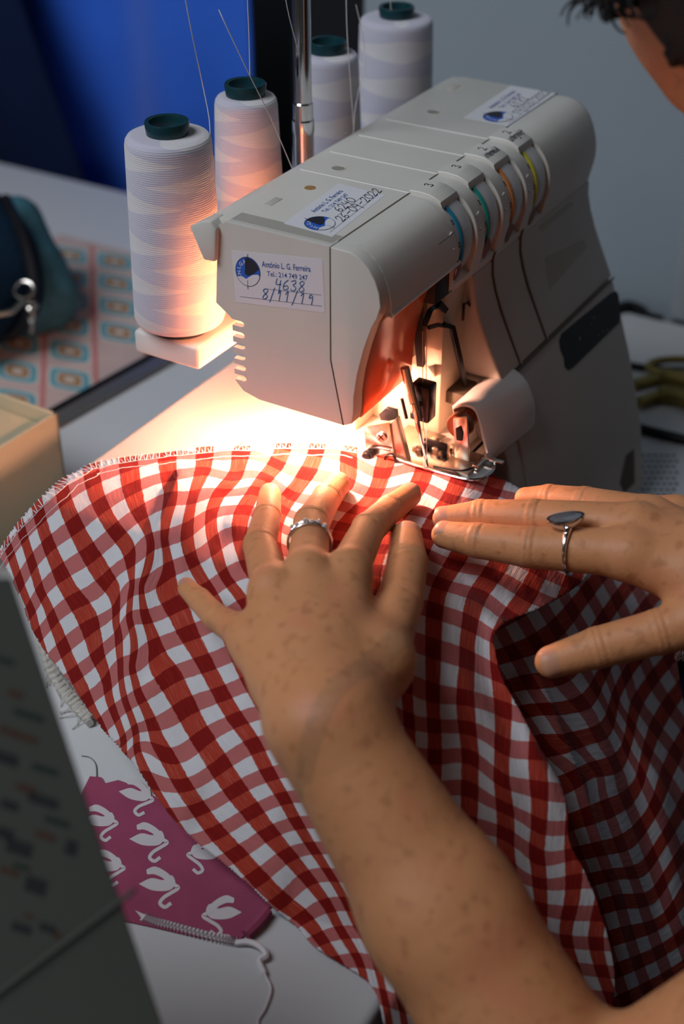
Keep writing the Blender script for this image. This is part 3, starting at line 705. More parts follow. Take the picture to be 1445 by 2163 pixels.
CA += crop(*K3, [(310, 410, 0, 11), (405, 540, 0, 12), (515, 655, 0, 13), (630, 785, 0, 14), (760, 915, 0, 15), (511, 305, 1, 11), (605, 425, 1, 12), (695, 540, 1, 13), (800, 660, 1, 14), (905, 785, 1, 15),
    (1015, 935, 1, 16), (1090, 1085, 1, 17), (1180, 1235, 1, 18), (775, 350, 2, 12)])
CA += crop(*K4, [(295, 165, 3, 0), (570, 140, 4, 0), (850, 225, 5, 0), (1070, 290, 6, 0), (1150, 120, 6, -1), (1390, 180, 7, -1), (285, 270, 3, 1), (530, 320, 4, 1), (205, 480, 3, 2), (165, 730, 3, 3),
    (200, 950, 3, 4), (340, 1180, 3, 5), (410, 440, 4, 2), (345, 600, 4, 3), (375, 840, 4, 4), (460, 1090, 4, 5), (620, 1300, 4, 6), (760, 320, 5, 1), (680, 420, 5, 2), (595, 570, 5, 3), (560, 740, 5, 4), (950, 460, 6, 1)])
CA += crop(*K5, [(110, 130, 7, 0), (290, 200, 8, 0), (340, 70, 8, -1), (180, 320, 8, 1), (80, 430, 8, 2), (590, 150, 9, 0), (800, 240, 10, 0), (720, 360, 10, 1), (650, 480, 10, 2), (605, 595, 10, 3), (1090, 190, 11, -1),
    (1040, 280, 11, 0), (825, 690, 11, 3), (745, 815, 11, 4), (700, 1000, 11, 5), (690, 1250, 11, 6), (1090, 750, 12, 3), (990, 890, 12, 4), (940, 1085, 12, 5), (920, 1325, 12, 6), (1330, 880, 13, 3), (1210, 1050, 13, 4), (1130, 1190, 13, 5)])
CA += crop(*K6, [(525, 360, 12, 7), (540, 540, 12, 8), (565, 720, 12, 9), (563, 915, 12, 10), (552, 1125, 12, 11), (557, 1305, 12, 12), (330, 380, 11, 7.2), (340, 740, 11, 9.1), (345, 930, 11, 10.1), (760, 430, 13, 7),
    (750, 650, 13, 8), (745, 860, 13, 9), (770, 1030, 13, 10), (780, 1190, 13, 11), (800, 1390, 13, 12), (970, 680, 14, 8), (980, 920, 14, 9), (975, 1140, 14, 10), (960, 1320, 14, 11), (740, 220, 13, 6)])
CA += crop(*K8, [(545, 430, 14, 11), (560, 585, 14, 12), (775, 500, 15, 11.6), (757, 710, 15, 12.7), (720, 890, 15, 13.7)])
CB = crop((1000, 1350), .308, [(870, 490, .5, .5), (980, 700, 1.5, .5), (1080, 920, 2.5, .5), (1150, 1135, 3.5, .5), (1110, 765, 2.5, 1.5), (1010, 570, 1.5, 1.5), (1030, 430, 1.5, 2.5), (1130, 260, 1.5, 3.5), (1150, 600, 2.5, 2.5),
    (1225, 440, 2.5, 3.5), (1220, 930, 3.5, 1.5), (1280, 770, 3.5, 2.5), (1360, 620, 3.5, 3.5), (1340, 1140, 4.5, 1.5), (1240, 1320, 4.5, .5), (1420, 960, 4.5, 2.5), (540, 390, -.5, -.5), (690, 560, .5, -.5), (820, 770, 1.5, -.5),
    (930, 1010, 2.5, -.5), (1030, 1250, 3.5, -.5), (740, 300, -.5, .5), (470, 570, .5, -1.5), (590, 700, .9, -1.3), (710, 820, 1.5, -1.5), (830, 960, 2.3, -1.4), (350, 400, -.5, -1.5), (660, 1040, 2.2, -2.4)])
CB += crop(*K8, [(1150, 420, 4.5, -.5), (1215, 590, 5.5, -.5), (1275, 750, 6.5, -.5), (1330, 890, 7.5, -.5), (1330, 430, 5.5, .5), (1385, 590, 6.5, .5), (1170, 970, 7.5, -1.7), (1225, 1130, 8.5, -1.7), (1100, 790, 6.5, -1.8), (1060, 600, 5.5, -1.7)])
fA = tps([c[0] for c in CA], [c[1] for c in CA], 2e-4)
fB = tps([c[0] for c in CB], [c[1] for c in CB], 2e-3)

# ---- how high the cloth lies: over the bed, down to the table, over the table edge into the lap
def poly_dist(X, Y, P):
    """signed distance to a polyline in plan (+ right of travel) and the arc position"""
    best = np.full(X.shape, 1e9); sg = np.zeros(X.shape); arc = np.zeros(X.shape); acc = 0.0
    for a, b in zip(P[:-1], P[1:]):
        d = b - a; L = np.hypot(*d) + 1e-9
        t = np.clip(((X - a[0]) * d[0] + (Y - a[1]) * d[1]) / L ** 2, 0, 1)
        ex, ey = X - a[0] - t * d[0], Y - a[1] - t * d[1]
        q = np.hypot(ex, ey); m = q < best
        best = np.where(m, q, best); sg = np.where(m, np.sign(d[0] * ey - d[1] * ex) * -1, sg); arc = np.where(m, acc + t * L, arc); acc += L
    return best, sg, arc, acc
def H0(X, Y):
    dl = np.maximum(-8.6 - X, 0)                     # past the left end of the bed
    db = np.maximum(Y - 13.6, 0)                     # past the back
    df = np.maximum(-5.6 - Y, 0)                     # past the front
    side = 13.05 * (1 - smooth(np.hypot(dl * 1.0, db * 0.8) / 10.5) ** 0.9)
    fr = np.where(df < 2, 0.42 * df * df / 2, 0.84 + 0.84 * (df - 2) * 0.50 + 0.026 * np.maximum(df - 5, 0) ** 2)
    z = 0.42 + side - fr
    floor_ = np.where(Y > -14.6, 0.30 + 0 * X, 0.30 - 1.5 * (-14.6 - Y))
    return np.maximum(z, floor_)
RIDGES = []
def ridge(px, amp, wr, wl):
    P = []
    for x, y in px:
        q = cast(np.array([[x, y]], float), H0)[0]; P.append(q[:2])
    P = [p[:2] for p in crom([(*p, 0) for p in P], 5)]
    RIDGES.append((P, amp, wr, wl))
def HA(X, Y):
    z = H0(X, Y)
    for P, amp, wr, wl in RIDGES:
        d, s, a, L = poly_dist(X, Y, P)
        fade = smooth(a / (0.18 * L)) * smooth((L - a) / (0.18 * L))
        z = z + amp * fade * np.where(s > 0, np.exp(-(d / wr) ** 2), np.exp(-(d / wl) ** 2))
    # soft wrinkles
    z = z + 0.05 * np.sin(1.9 * X + 0.8 * Y + 1.2 * np.sin(0.7 * Y)) * np.sin(0.8 * X - 1.3 * Y + 0.5) + 0.018 * np.sin(5.1 * X - 2.2 * Y) * np.sin(3.0 * Y + X)
    return z
def HB(X, Y):
    z = H0(X, Y)
    for P, amp, wr, wl in RB:
        d, s, a, L = poly_dist(X, Y, P)
        fade = smooth(a / (0.15 * L))
        z = z + amp * fade * np.where(s > 0, np.exp(-(d / wr) ** 2), np.exp(-(d / wl) ** 2))
    z = z - 0.20 * np.maximum(X + 6.0, 0) - 0.66 * np.maximum(-10.5 - Y, 0)
    z = np.where(Y > -14.6, np.maximum(z, 0.35), z)
    return z + 0.07 * np.sin(1.3 * X - 0.9 * Y) * np.sin(0.9 * Y + X * 0.4)
def cast(px, Hf, t0=40.0, t1=118.0, n=260):
    d = C_F[None] + C_R[None] * ((px[:, :1] - FW / 2) / FOCAL) - C_U[None] * ((px[:, 1:] - FH / 2) / FOCAL)
    lo = np.full(len(px), t1); hit = np.zeros(len(px), bool); prev = np.full(len(px), t0)
    a = np.full(len(px), t0); b = np.full(len(px), t1)
    for t in np.linspace(t0, t1, n):
        q = C_POS + t * d
        below = q[:, 2] < Hf(q[:, 0], q[:, 1])
        new = below & ~hit
        b = np.where(new, t, b); a = np.where(new, prev, a); hit |= below; prev = np.where(hit, prev, t)
    for _ in range(14):
        m = (a + b) / 2; q = C_POS + m[:, None] * d
        below = q[:, 2] < Hf(q[:, 0], q[:, 1]); b = np.where(below, m, b); a = np.where(below, a, m)
    return C_POS + b[:, None] * d
def tabulate(Hf, x0=-32.0, x1=42.0, y0=-46.0, y1=32.0, h=0.14):
    """the same surface on a fine plan grid, looked up bilinearly"""
    gx = np.arange(x0, x1 + h, h); gy = np.arange(y0, y1 + h, h)
    T = Hf(*np.meshgrid(gx, gy, indexing='ij'))
    def f(X, Y):
        u = np.clip((X - x0) / h, 0, len(gx) - 1.001); v = np.clip((Y - y0) / h, 0, len(gy) - 1.001)
        i = u.astype(int); j = v.astype(int); u = u - i; v = v - j
        return (T[i, j] * (1 - u) * (1 - v) + T[i + 1, j] * u * (1 - v) + T[i, j + 1] * (1 - u) * v + T[i + 1, j + 1] * u * v)
    return f
ridge([(405, 975), (385, 1010), (355, 1090), (330, 1140), (305, 1190), (283, 1259), (273, 1304), (268, 1373), (266, 1425), (273, 1494), (278, 1546), (282, 1591), (294, 1622)], 0.75, 0.35, 1.3)
ridge([(520, 1000), (450, 1050), (400, 1110), (385, 1190), (395, 1290)], 0.45, 0.5, 0.7)
ridge([(590, 1000), (545, 1030), (500, 1080), (480, 1150)], 0.40, 0.4, 0.6)
ridge([(650, 985), (620, 1010), (600, 1050)], 0.28, 0.35, 0.5)
ridge([(780, 1010), (740, 1045), (700, 1090), (690, 1150)], 0.25, 0.4, 0.6)
ridge([(310, 1420), (330, 1520), (360, 1620), (430, 1740)], 0.5, 1.4, 0.9)
ridge([(480, 1480), (540, 1600), (620, 1740)], 0.3, 1.2, 1.2)
ridge([(985, 1230), (960, 1330), (950, 1420), (985, 1560), (1040, 1700), (1110, 1850)], 0.9, 1.2, 1.5)
ridge([(1040, 1290), (1060, 1420), (1110, 1560), (1160, 1700), (1185, 1800)], 0.8, 0.8, 1.1)
RB = []
for pts, amp, wr, wl in (([(1100, 1330), (1180, 1460), (1240, 1560), (1290, 1680), (1330, 1800), (1370, 1960)], 2.1, 1.3, 1.0),
                         ([(1300, 1290), (1390, 1500), (1440, 1700)], -0.8, 1.4, 1.4), ([(1240, 1700), (1270, 1850), (1300, 2050)], -2.4, 1.0, 1.6), ([(1420, 1400), (1480, 1700)], 0.8, 1.2, 1.2)):
    P = [cast(np.array([p], float), H0)[0][:2] for p in pts]
    RB.append(([p[:2] for p in crom([(*p, 0) for p in P], 5)], amp, wr, wl))
HA_exact, HB_exact = HA, HB
HA, HB = tabulate(HA_exact), tabulate(HB_exact)
def inside(P, poly):
    x, y = P[:, 0], P[:, 1]; c = np.zeros(len(P), bool); n = len(poly)
    for i in range(n):
        x0, y0 = poly[i]; x1, y1 = poly[(i + 1) % n]
        m = ((y0 > y) != (y1 > y)) & (x < (x1 - x0) * (y - y0) / (y1 - y0 + 1e-12) + x0); c ^= m
    return c
def nearest_on(P, poly):
    best = np.full(len(P), 1e18); out = P.copy(); n = len(poly)
    for i in range(n):
        a = np.array(poly[i]); d = np.array(poly[(i + 1) % n]) - a; L = d @ d + 1e-12
        t = np.clip(((P - a) @ d) / L, 0, 1); q = a + t[:, None] * d; r = ((P - q) ** 2).sum(1)
        m = r < best; best = np.where(m, r, best); out[m] = q[m]
    return out
def sheet(poly, step, Hf, uvf, push=0.0):
    poly = [p[:2] for p in poly]
    xs = [p[0] for p in poly]; ys = [p[1] for p in poly]
    gx = np.arange(min(xs) - step, max(xs) + 2 * step, step); gy = np.arange(min(ys) - step, max(ys) + 2 * step, step)
    G = np.stack(np.meshgrid(gx, gy, indexing='ij'), -1).reshape(-1, 2); ny = len(gy)
    ins = inside(G, poly)
    I, J = np.meshgrid(np.arange(len(gx) - 1), np.arange(ny - 1), indexing='ij')
    a = (I * ny + J).ravel(); Q = np.stack([a, a + 1, a + ny + 1, a + ny], 1)
    Q = Q[ins[Q].sum(1) >= 2]
    used = np.unique(Q); out = used[~ins[used]]
    G[out] = nearest_on(G[out], poly)
    mp = -np.ones(len(G), int); mp[used] = np.arange(len(used))
    PX = G[used]; V = cast(PX, Hf)
    if push is not None and np.any(push): 
        d = V - C_POS; V = V + d / np.linalg.norm(d, axis=1)[:, None] * push(PX)[:, None]
    return PX, V, mp[Q], uvf(PX)
top = [(-30, 1215), (0, 1160), (37, 1105), (76, 1062), (126, 1016), (160, 998), (194, 980), (273, 965), (353, 956), (432, 944), (508, 943), (590, 937), (670, 937), (740, 943), (790, 955), (850, 975), (900, 985), (960, 990), (1020, 998), (1045, 1004), (1074, 1018), (1102, 1034), (1180, 1075), (1270, 1110)]
left = [(-30, 1215), (0, 1180), (17, 1207), (33, 1243), (50, 1284), (66, 1326), (100, 1383), (145, 1439), (183, 1494), (221, 1546), (256, 1584), (294, 1629), (321, 1671), (335, 1690), (374, 1740), (428, 1790), (474, 1825), (529, 1872), (571, 1914), (625, 1957), (660, 1996), (711, 2030), (761, 2061), (788, 2089), (800, 2115), (820, 2190), (860, 2260)]
flap = [(1275, 1180), (1230, 1230), (1150, 1280), (1080, 1310), (1045, 1340), (1049, 1391), (1062, 1435), (1091, 1488), (1122, 1544), (1149, 1592), (1184, 1654), (1198, 1710), (1203, 1777), (1232, 1835), (1256, 1891), (1277, 1954), (1291, 2009), (1298, 2060), (1296, 2110), (1280, 2190), (1260, 2260)]
sm = lambda L, n=5: [p[:2] for p in crom([(*p, 0) for p in L], n)]
topS, leftS, flapS = sm(top), sm(left[1:]), sm(flap)
polyA = topS[3:] + flapS + leftS[::-1]
PXA, VA, QA, UVA = sheet(polyA, 5.5, HA, fA)
flapL = np.array([(x - 70 * smooth((y - 1290) / 120.0), y) for x, y in flapS])
polyB = [(1180, 1120), (1290, 1090), (1520, 1100), (1540, 2280)] + [tuple(p) for p in flapL[::-1]]
def pushB(PX):
    d = np.interp(PX[:, 1], [y for x, y in flapS], [x for x, y in flapS])
    near = smooth((PX[:, 1] - 1300) / 150.0)
    return 1.2 + near * (2.2 - 0.8 * smooth((PX[:, 0] - d) / 160.0))
PXB, VB, QB, UVB = sheet(polyB, 6.5, HB, fB, pushB)
VB[:, 1] = np.where((VB[:, 1] > -14.5) & (VB[:, 2] < 0.3), -14.5, VB[:, 1])

def gingham():
    m, nt, b = nodes('red_gingham_cotton')
    tc = nd(nt, 'ShaderNodeUVMap'); tc.uv_map = 'UVMap'
    wob = nd(nt, 'ShaderNodeTexNoise'); wob.inputs['Scale'].default_value = 6; lk(nt, tc.outputs[0], wob.inputs['Vector'])
    sp = nd(nt, 'ShaderNodeSeparateXYZ'); lk(nt, tc.outputs[0], sp.inputs[0])
    def stripe(s, soft=14.0):
        f = math_(nt, 'FRACT', math_(nt, 'ADD', math_(nt, 'ADD', s, 0.5), math_(nt, 'MULTIPLY', math_(nt, 'SUBTRACT', wob.outputs['Fac'], 0.5), 0.05)))
        d = math_(nt, 'ABSOLUTE', math_(nt, 'SUBTRACT', f, 0.5))
        return math_(nt, 'MULTIPLY', math_(nt, 'SUBTRACT', 0.255, d), 60.0, True)
    A = stripe(sp.outputs[0]); B = stripe(sp.outputs[1])
    # slubs: fine threads that run along the red stripes
    mp = nd(nt, 'ShaderNodeMapping'); mp.inputs['Scale'].default_value = (34, 1.2, 1); lk(nt, tc.outputs[0], mp.inputs[0])
    n1 = nd(nt, 'ShaderNodeTexNoise'); n1.inputs['Scale'].default_value = 1.0; n1.inputs['Detail'].default_value = 3; lk(nt, mp.outputs[0], n1.inputs['Vector'])
    mp2 = nd(nt, 'ShaderNodeMapping'); mp2.inputs['Scale'].default_value = (90, 90, 1); lk(nt, tc.outputs[0], mp2.inputs[0])
    n2 = nd(nt, 'ShaderNodeTexNoise'); n2.inputs['Scale'].default_value = 1.0; lk(nt, mp2.outputs[0], n2.inputs['Vector'])
    sl = math_(nt, 'MULTIPLY', math_(nt, 'SUBTRACT', n1.outputs['Fac'], 0.48), 3.0, True)
    red = mixc(nt, sl, (0.45, 0.046, 0.025), (0.60, 0.135, 0.095))
    pink = mixc(nt, n2.outputs['Fac'], (0.48, 0.12, 0.12), (0.60, 0.20, 0.19))
    both = mixc(nt, sl, (0.235, 0.008, 0.006), (0.34, 0.018, 0.012))
    white = mixc(nt, n2.outputs['Fac'], (0.68, 0.67, 0.70), (0.78, 0.76, 0.79))
    c = mixc(nt, B, mixc(nt, A, white, red), mixc(nt, A, pink, both))
    lk(nt, c, b.inputs['Base Color']); b.inputs['Roughness'].default_value = 0.9; b.inputs['Specular IOR Level'].default_value = 0.15
    b.inputs['Sheen Weight'].default_value = 0.08
    bp = nd(nt, 'ShaderNodeBump'); bp.inputs['Strength'].default_value = 0.55; bp.inputs['Distance'].default_value = 0.0011
    n3 = nd(nt, 'ShaderNodeTexNoise'); mp3 = nd(nt, 'ShaderNodeMapping'); mp3.inputs['Scale'].default_value = (7, 1.6, 1); lk(nt, tc.outputs[0], mp3.inputs[0]); lk(nt, mp3.outputs[0], n3.inputs['Vector']); n3.inputs['Scale'].default_value = 1.0; n3.inputs['Detail'].default_value = 3
    lk(nt, math_(nt, 'ADD', math_(nt, 'MULTIPLY', n3.outputs['Fac'], 1.0), math_(nt, 'MULTIPLY', math_(nt, 'MULTIPLY', n1.outputs['Fac'], A), 0.5)), bp.inputs['Height'])
    lk(nt, bp.outputs['Normal'], b.inputs['Normal'])
    tr = nd(nt, 'ShaderNodeBsdfTranslucent'); lk(nt, c, tr.inputs[0])
    mx = nd(nt, 'ShaderNodeMixShader'); mx.inputs[0].default_value = 0.16
    lk(nt, b.outputs[0], mx.inputs[1]); lk(nt, tr.outputs[0], mx.inputs[2]); lk(nt, mx.outputs[0], nt.nodes['Material Output'].inputs[0])
    return m
M_GING = gingham()
nA = len(VA)
cl = mk('gingham_cloth', np.concatenate([VA, VB]), np.concatenate([QA, QB + nA]).tolist(), M_GING, None, None, uv=np.concatenate([UVA, UVB]), origin=(0, 0, 0))
tag(cl, 'red and white gingham cloth being fed under the presser foot', 'cloth')
sol = cl.modifiers.new('thickness', 'SOLIDIFY'); sol.thickness = 0.0006; sol.offset = 0.0
# overlocked edge: loops of white thread over the raw edge, chain line beside it
edge = [np.array(p) for p in topS[3:] if p[0] < 775]
E3 = cast(np.array(edge), HA)
E3 = np.array(crom(E3, 6)); seg = np.linalg.norm(np.diff(E3, axis=0), axis=1); arc = np.r_[0, np.cumsum(seg)]
def along(s): return np.array([np.interp(s, arc, E3[:, k]) for k in range(3)]).T
L = arc[-1]
def off_edge(s, w):
    p = along(np.atleast_1d(s)); q = along(np.atleast_1d(s) + 0.05); t = q - p; t /= np.linalg.norm(t, axis=1)[:, None] + 1e-9
    n = np.stack([t[:, 1], -t[:, 0], 0 * t[:, 0]], 1)
    o = p + n * w; o[:, 2] = np.where(w > 0, HA(o[:, 0], o[:, 1]), p[:, 2]) + 0.07
    return o
sgn = 1.0
test = off_edge(L * 0.5, 0.6)[0]; sgn = 1.0 if test[1] < along(np.array([L * 0.5]))[0][1] else -1.0
st = MB(); pts = []
for k, s in enumerate(np.arange(0.05, L - 0.1, 0.085)):
    ph = k % 4
    w = (0.62, 0.64, -0.03, -0.03)[ph] * sgn
    o = off_edge(s, abs(w) * sgn if w * sgn > 0 else w)[0]
    if ph in (2, 3): o[2] = along(np.array([s]))[0][2] + (0.06 if ph == 2 else -0.02)
    pts.append(o)
st.tube(pts, 0.027, 4)
st.build('overlock_stitching', M_STITCH, cl)
st = MB(); st.tube([off_edge(s, 0.66 * sgn)[0] for s in np.arange(0.05, L - 0.1, 0.06)], 0.022, 4); st.build('loop_line', M_STITCH, cl)
st = MB(); st.tube([off_edge(s, (1.25 + 0.02 * math.sin(9 * s)) * sgn)[0] - (0, 0, 0.03) for s in np.arange(0.05, L - 0.1, 0.10)], 0.024, 4); st.build('chain_stitch', M_STITCH, cl)

# ================================================================== the person at the machine
def seg_sdf(G, a, b, ra, rb, n=None, k=1.0):
    a, b = np.asarray(a, np.float32), np.asarray(b, np.float32); d = b - a
    t = np.clip(((G - a) @ d) / (d @ d + 1e-9), 0, 1)
    q = G - a - t[..., None] * d
    r2 = (q * q).sum(-1)
    if n is not None:
        n = np.asarray(n, np.float32) / np.linalg.norm(n); w = q @ n; r2 = r2 + (k * k - 1) * w * w
    return np.sqrt(r2) - (ra + t * (rb - ra))
def smin(a, b, k):
    h = np.clip(0.5 + 0.5 * (b - a) / k, 0, 1)
    return b + (a - b) * h - k * h * (1 - h)
class Field:
    def __init__(s, lo, hi, h):
        s.lo = np.asarray(lo, np.float32); s.h = h; s.n = np.ceil((np.asarray(hi) - lo) / h).astype(int) + 1
        s.f = np.full(s.n, 9.0, np.float32)
    def box(s, pts, r):
        P = np.asarray(pts); a = np.clip(np.floor((P.min(0) - r - s.lo) / s.h).astype(int), 0, s.n - 1); b = np.clip(np.ceil((P.max(0) + r - s.lo) / s.h).astype(int) + 1, 1, s.n)
        sl = tuple(slice(i, j) for i, j in zip(a, b))
        ax = [s.lo[i] + s.h * np.arange(a[i], b[i], dtype=np.float32) for i in range(3)]
        return sl, np.stack(np.meshgrid(*ax, indexing='ij'), -1)
    def add(s, a, b, ra, rb, k=0.8, n=None, fl=1.0):
        sl, G = s.box([a, b], max(ra, rb) + 1.5 * k + 0.3)
        if min(G.shape) == 0: return
        s.f[sl] = smin(s.f[sl], seg_sdf(G, a, b, ra, rb, n, fl), k)
    def finger(s, P, R, base, k=0.45, crease=(), up=(0, 0, 1)):
        sl, G = s.box(P, max(R) + 1.0)
        d = None
        for a, b, ra, rb in zip(P[:-1], P[1:], R[:-1], R[1:]):
            q = seg_sdf(G, a, b, ra, rb); d = q if d is None else smin(d, q, 0.12)
        for j in crease:                      # skin folds over a joint
            ax = np.asarray(P[j + 1]) - P[j - 1]; ax = (ax / np.linalg.norm(ax)).astype(np.float32)
            rel = G - np.asarray(P[j], np.float32); t = rel @ ax
            r = np.linalg.norm(rel - t[..., None] * ax, axis=-1)
            m = np.exp(-((r - R[j]) / 0.5) ** 2) * (np.abs(t) < 0.9)
            top = np.clip((rel @ np.asarray(up, np.float32)) / R[j], 0, 1)
            d = d - 0.05 * np.exp(-(t / 0.45) ** 2) * top
            for o in (-0.34, -0.02, 0.30):
                d = d + 0.060 * np.exp(-((t - o - 0.05 * np.sin(9 * r)) / 0.075) ** 2) * m * top
        s.f[sl] = np.minimum(s.f[sl], smin(base[sl], d, k))
    def mesh(s):
        f = s.f; S = f < 0
        cnt = np.zeros(np.array(f.shape) - 1, np.uint8)
        for i in (0, 1):
            for j in (0, 1):
                for k in (0, 1):
                    cnt += S[i:f.shape[0] - 1 + i, j:f.shape[1] - 1 + j, k:f.shape[2] - 1 + k]
        act = (cnt > 0) & (cnt < 8); C = np.argwhere(act)
        idx = -np.ones(act.shape, np.int32); idx[tuple(C.T)] = np.arange(len(C))
        acc = np.zeros((len(C), 3)); num = np.zeros(len(C)); offs = [(i, j, k) for i in (0, 1) for j in (0, 1) for k in (0, 1)]
        for a in offs:
            for ax in range(3):
                if a[ax]: continue
                b = list(a); b[ax] = 1
                va = f[tuple((C + a).T)]; vb = f[tuple((C + b).T)]
                m = (va < 0) != (vb < 0); t = np.where(m, va / (va - vb + 1e-12), 0)
                p = C + a; p = p.astype(float); p[:, ax] += t
                acc[m] += p[m]; num[m] += 1
        V = acc / num[:, None] * s.h + s.lo
        F = []
        for ax in range(3):
            u, w = (ax + 1) % 3, (ax + 2) % 3
            sl0 = [slice(None)] * 3; sl1 = [slice(None)] * 3; sl0[ax] = slice(0, -1); sl1[ax] = slice(1, None)
            ch = S[tuple(sl0)] != S[tuple(sl1)]; E = np.argwhere(ch)
            ok = (E[:, u] > 0) & (E[:, w] > 0) & (E[:, u] < act.shape[u]) & (E[:, w] < act.shape[w]); E = E[ok]
            du = np.zeros(3, int); du[u] = 1; dw = np.zeros(3, int); dw[w] = 1
            q = np.stack([idx[tuple((E - du - dw).T)], idx[tuple((E - dw).T)], idx[tuple(E.T)], idx[tuple((E - du).T)]], 1)
            ins = S[tuple(E.T)]; q[~ins] = q[~ins][:, ::-1]
            F.append(q)
        return V, np.concatenate(F)

def skin_material():
    m, nt, b = nodes('skin')
    tc = nd(nt, 'ShaderNodeTexCoord')
    def noise(sc, det=3, v=None):
        n = nd(nt, 'ShaderNodeTexNoise'); n.inputs['Scale'].default_value = sc; n.inputs['Detail'].default_value = det
        lk(nt, tc.outputs['Object'], n.inputs['Vector']); return n.outputs['Fac']
    base = mixc(nt, noise(22), (0.54, 0.225, 0.094), (0.63, 0.290, 0.132))
    base = mixc(nt, math_(nt, 'MULTIPLY', math_(nt, 'SUBTRACT', noise(35, 2), 0.55), 2.5, True), base, (0.61, 0.200, 0.108))
    fr = math_(nt, 'MULTIPLY', math_(nt, 'SUBTRACT', noise(185, 0.6), 0.58), 6.0, True)
    base = mixc(nt, math_(nt, 'MULTIPLY', fr, 0.36), base, (0.27, 0.095, 0.034))
    vo = nd(nt, 'ShaderNodeTexVoronoi'); vo.inputs['Scale'].default_value = 36; lk(nt, tc.outputs['Object'], vo.inputs['Vector'])
    base = mixc(nt, math_(nt, 'MULTIPLY', math_(nt, 'SUBTRACT', 0.055, vo.outputs['Distance']), 12.0, True), base, (0.24, 0.09, 0.035))
    lk(nt, base, b.inputs['Base Color']); b.inputs['Roughness'].default_value = 0.5; b.inputs['Specular IOR Level'].default_value = 0.35
    b.inputs['Subsurface Weight'].default_value = 0.22; b.inputs['Subsurface Radius'].default_value = (0.006, 0.0022, 0.0012)
    b.inputs['Subsurface Scale'].default_value = 0.8
    bp = nd(nt, 'ShaderNodeBump'); bp.inputs['Strength'].default_value = 0.22; bp.inputs['Distance'].default_value = 0.0006
    lk(nt, math_(nt, 'ADD', noise(650, 3), math_(nt, 'MULTIPLY', noise(90, 3), 3.0)), bp.inputs['Height']); lk(nt, bp.outputs['Normal'], b.inputs['Normal'])
    return m
M_SKIN = skin_material()
NAILS = []
def nail(P, R, up, wid=0.62, ln=0.85):
    """curved nail over the end of a finger: P last two joints"""
    a, b = np.asarray(P[-2], float), np.asarray(P[-1], float); ax = (b - a) / np.linalg.norm(b - a)
    up = np.asarray(up, float); up = up - ax * (up @ ax); up /= np.linalg.norm(up); sd = np.cross(ax, up); r = R[-1]
    V = []; F = []; nu, nv = 9, 8
    for i in range(nu):
        for j in range(nv):
            u = i / (nu - 1) * 2 - 1; v = j / (nv - 1)
            half = 1.0 if v > 0.18 else 0.82 + v
            ang = u * 0.95 * wid / 0.62 * half
            rr = r * (1.035 if abs(u) < 0.98 else 0.97)
            tip = 0.10 * (1 - u * u)
            p = b + ax * (-ln * 0.62 + (ln + tip) * v) + rr * (up * math.cos(ang) + sd * math.sin(ang))
            if v > 0.72: p = p - up * (v - 0.72) ** 2 * 1.4
            V.append(p)
    for i in range(nu - 1):
        for j in range(nv - 1):
            F.append([i * nv + j, i * nv + j + 1, (i + 1) * nv + j + 1, (i + 1) * nv + j])
    NAILS.append((V, F))

# ---- left arm: five fingers spread on the cloth, wrist, forearm, elbow, upper arm
wrL = Z(684, 1520, 15.2)
KL = {'pinky': [Z(527, 1345, 15.6), Z(459, 1306, 14.9), Z(422, 1268, 14.35), Z(396, 1243, 14.05)],
      'ring': [Z(576, 1248, 16.4), Z(549, 1152, 15.5), Z(565, 1090, 14.7), Z(570, 1046, 14.2)],
      'middle': [Z(648, 1212, 16.7), Z(658, 1105, 15.7), Z(690, 1052, 14.7), Z(714, 1024, 14.25)],
      'index': [Z(735, 1208, 16.5), Z(778, 1118, 15.6), Z(825, 1075, 14.7), Z(865, 1046, 14.25)],
      'thumb': [Z(800, 1400, 15.0), Z(845, 1270, 14.8), Z(861, 1188, 14.7), Z(858, 1135, 14.45)]}
RL = {'pinky': [0.85, 0.66, 0.58, 0.50], 'ring': [1.0, 0.84, 0.72, 0.62], 'middle': [1.05, 0.92, 0.78, 0.68], 'index': [1.02, 0.86, 0.76, 0.66], 'thumb': [1.25, 1.12, 1.02, 0.84]}
elL = Z(1250, 2440, 1.5)
shL = np.array([-9.0, -46.0, 26.0])
fm1 = wrL + (elL - wrL) * 0.45
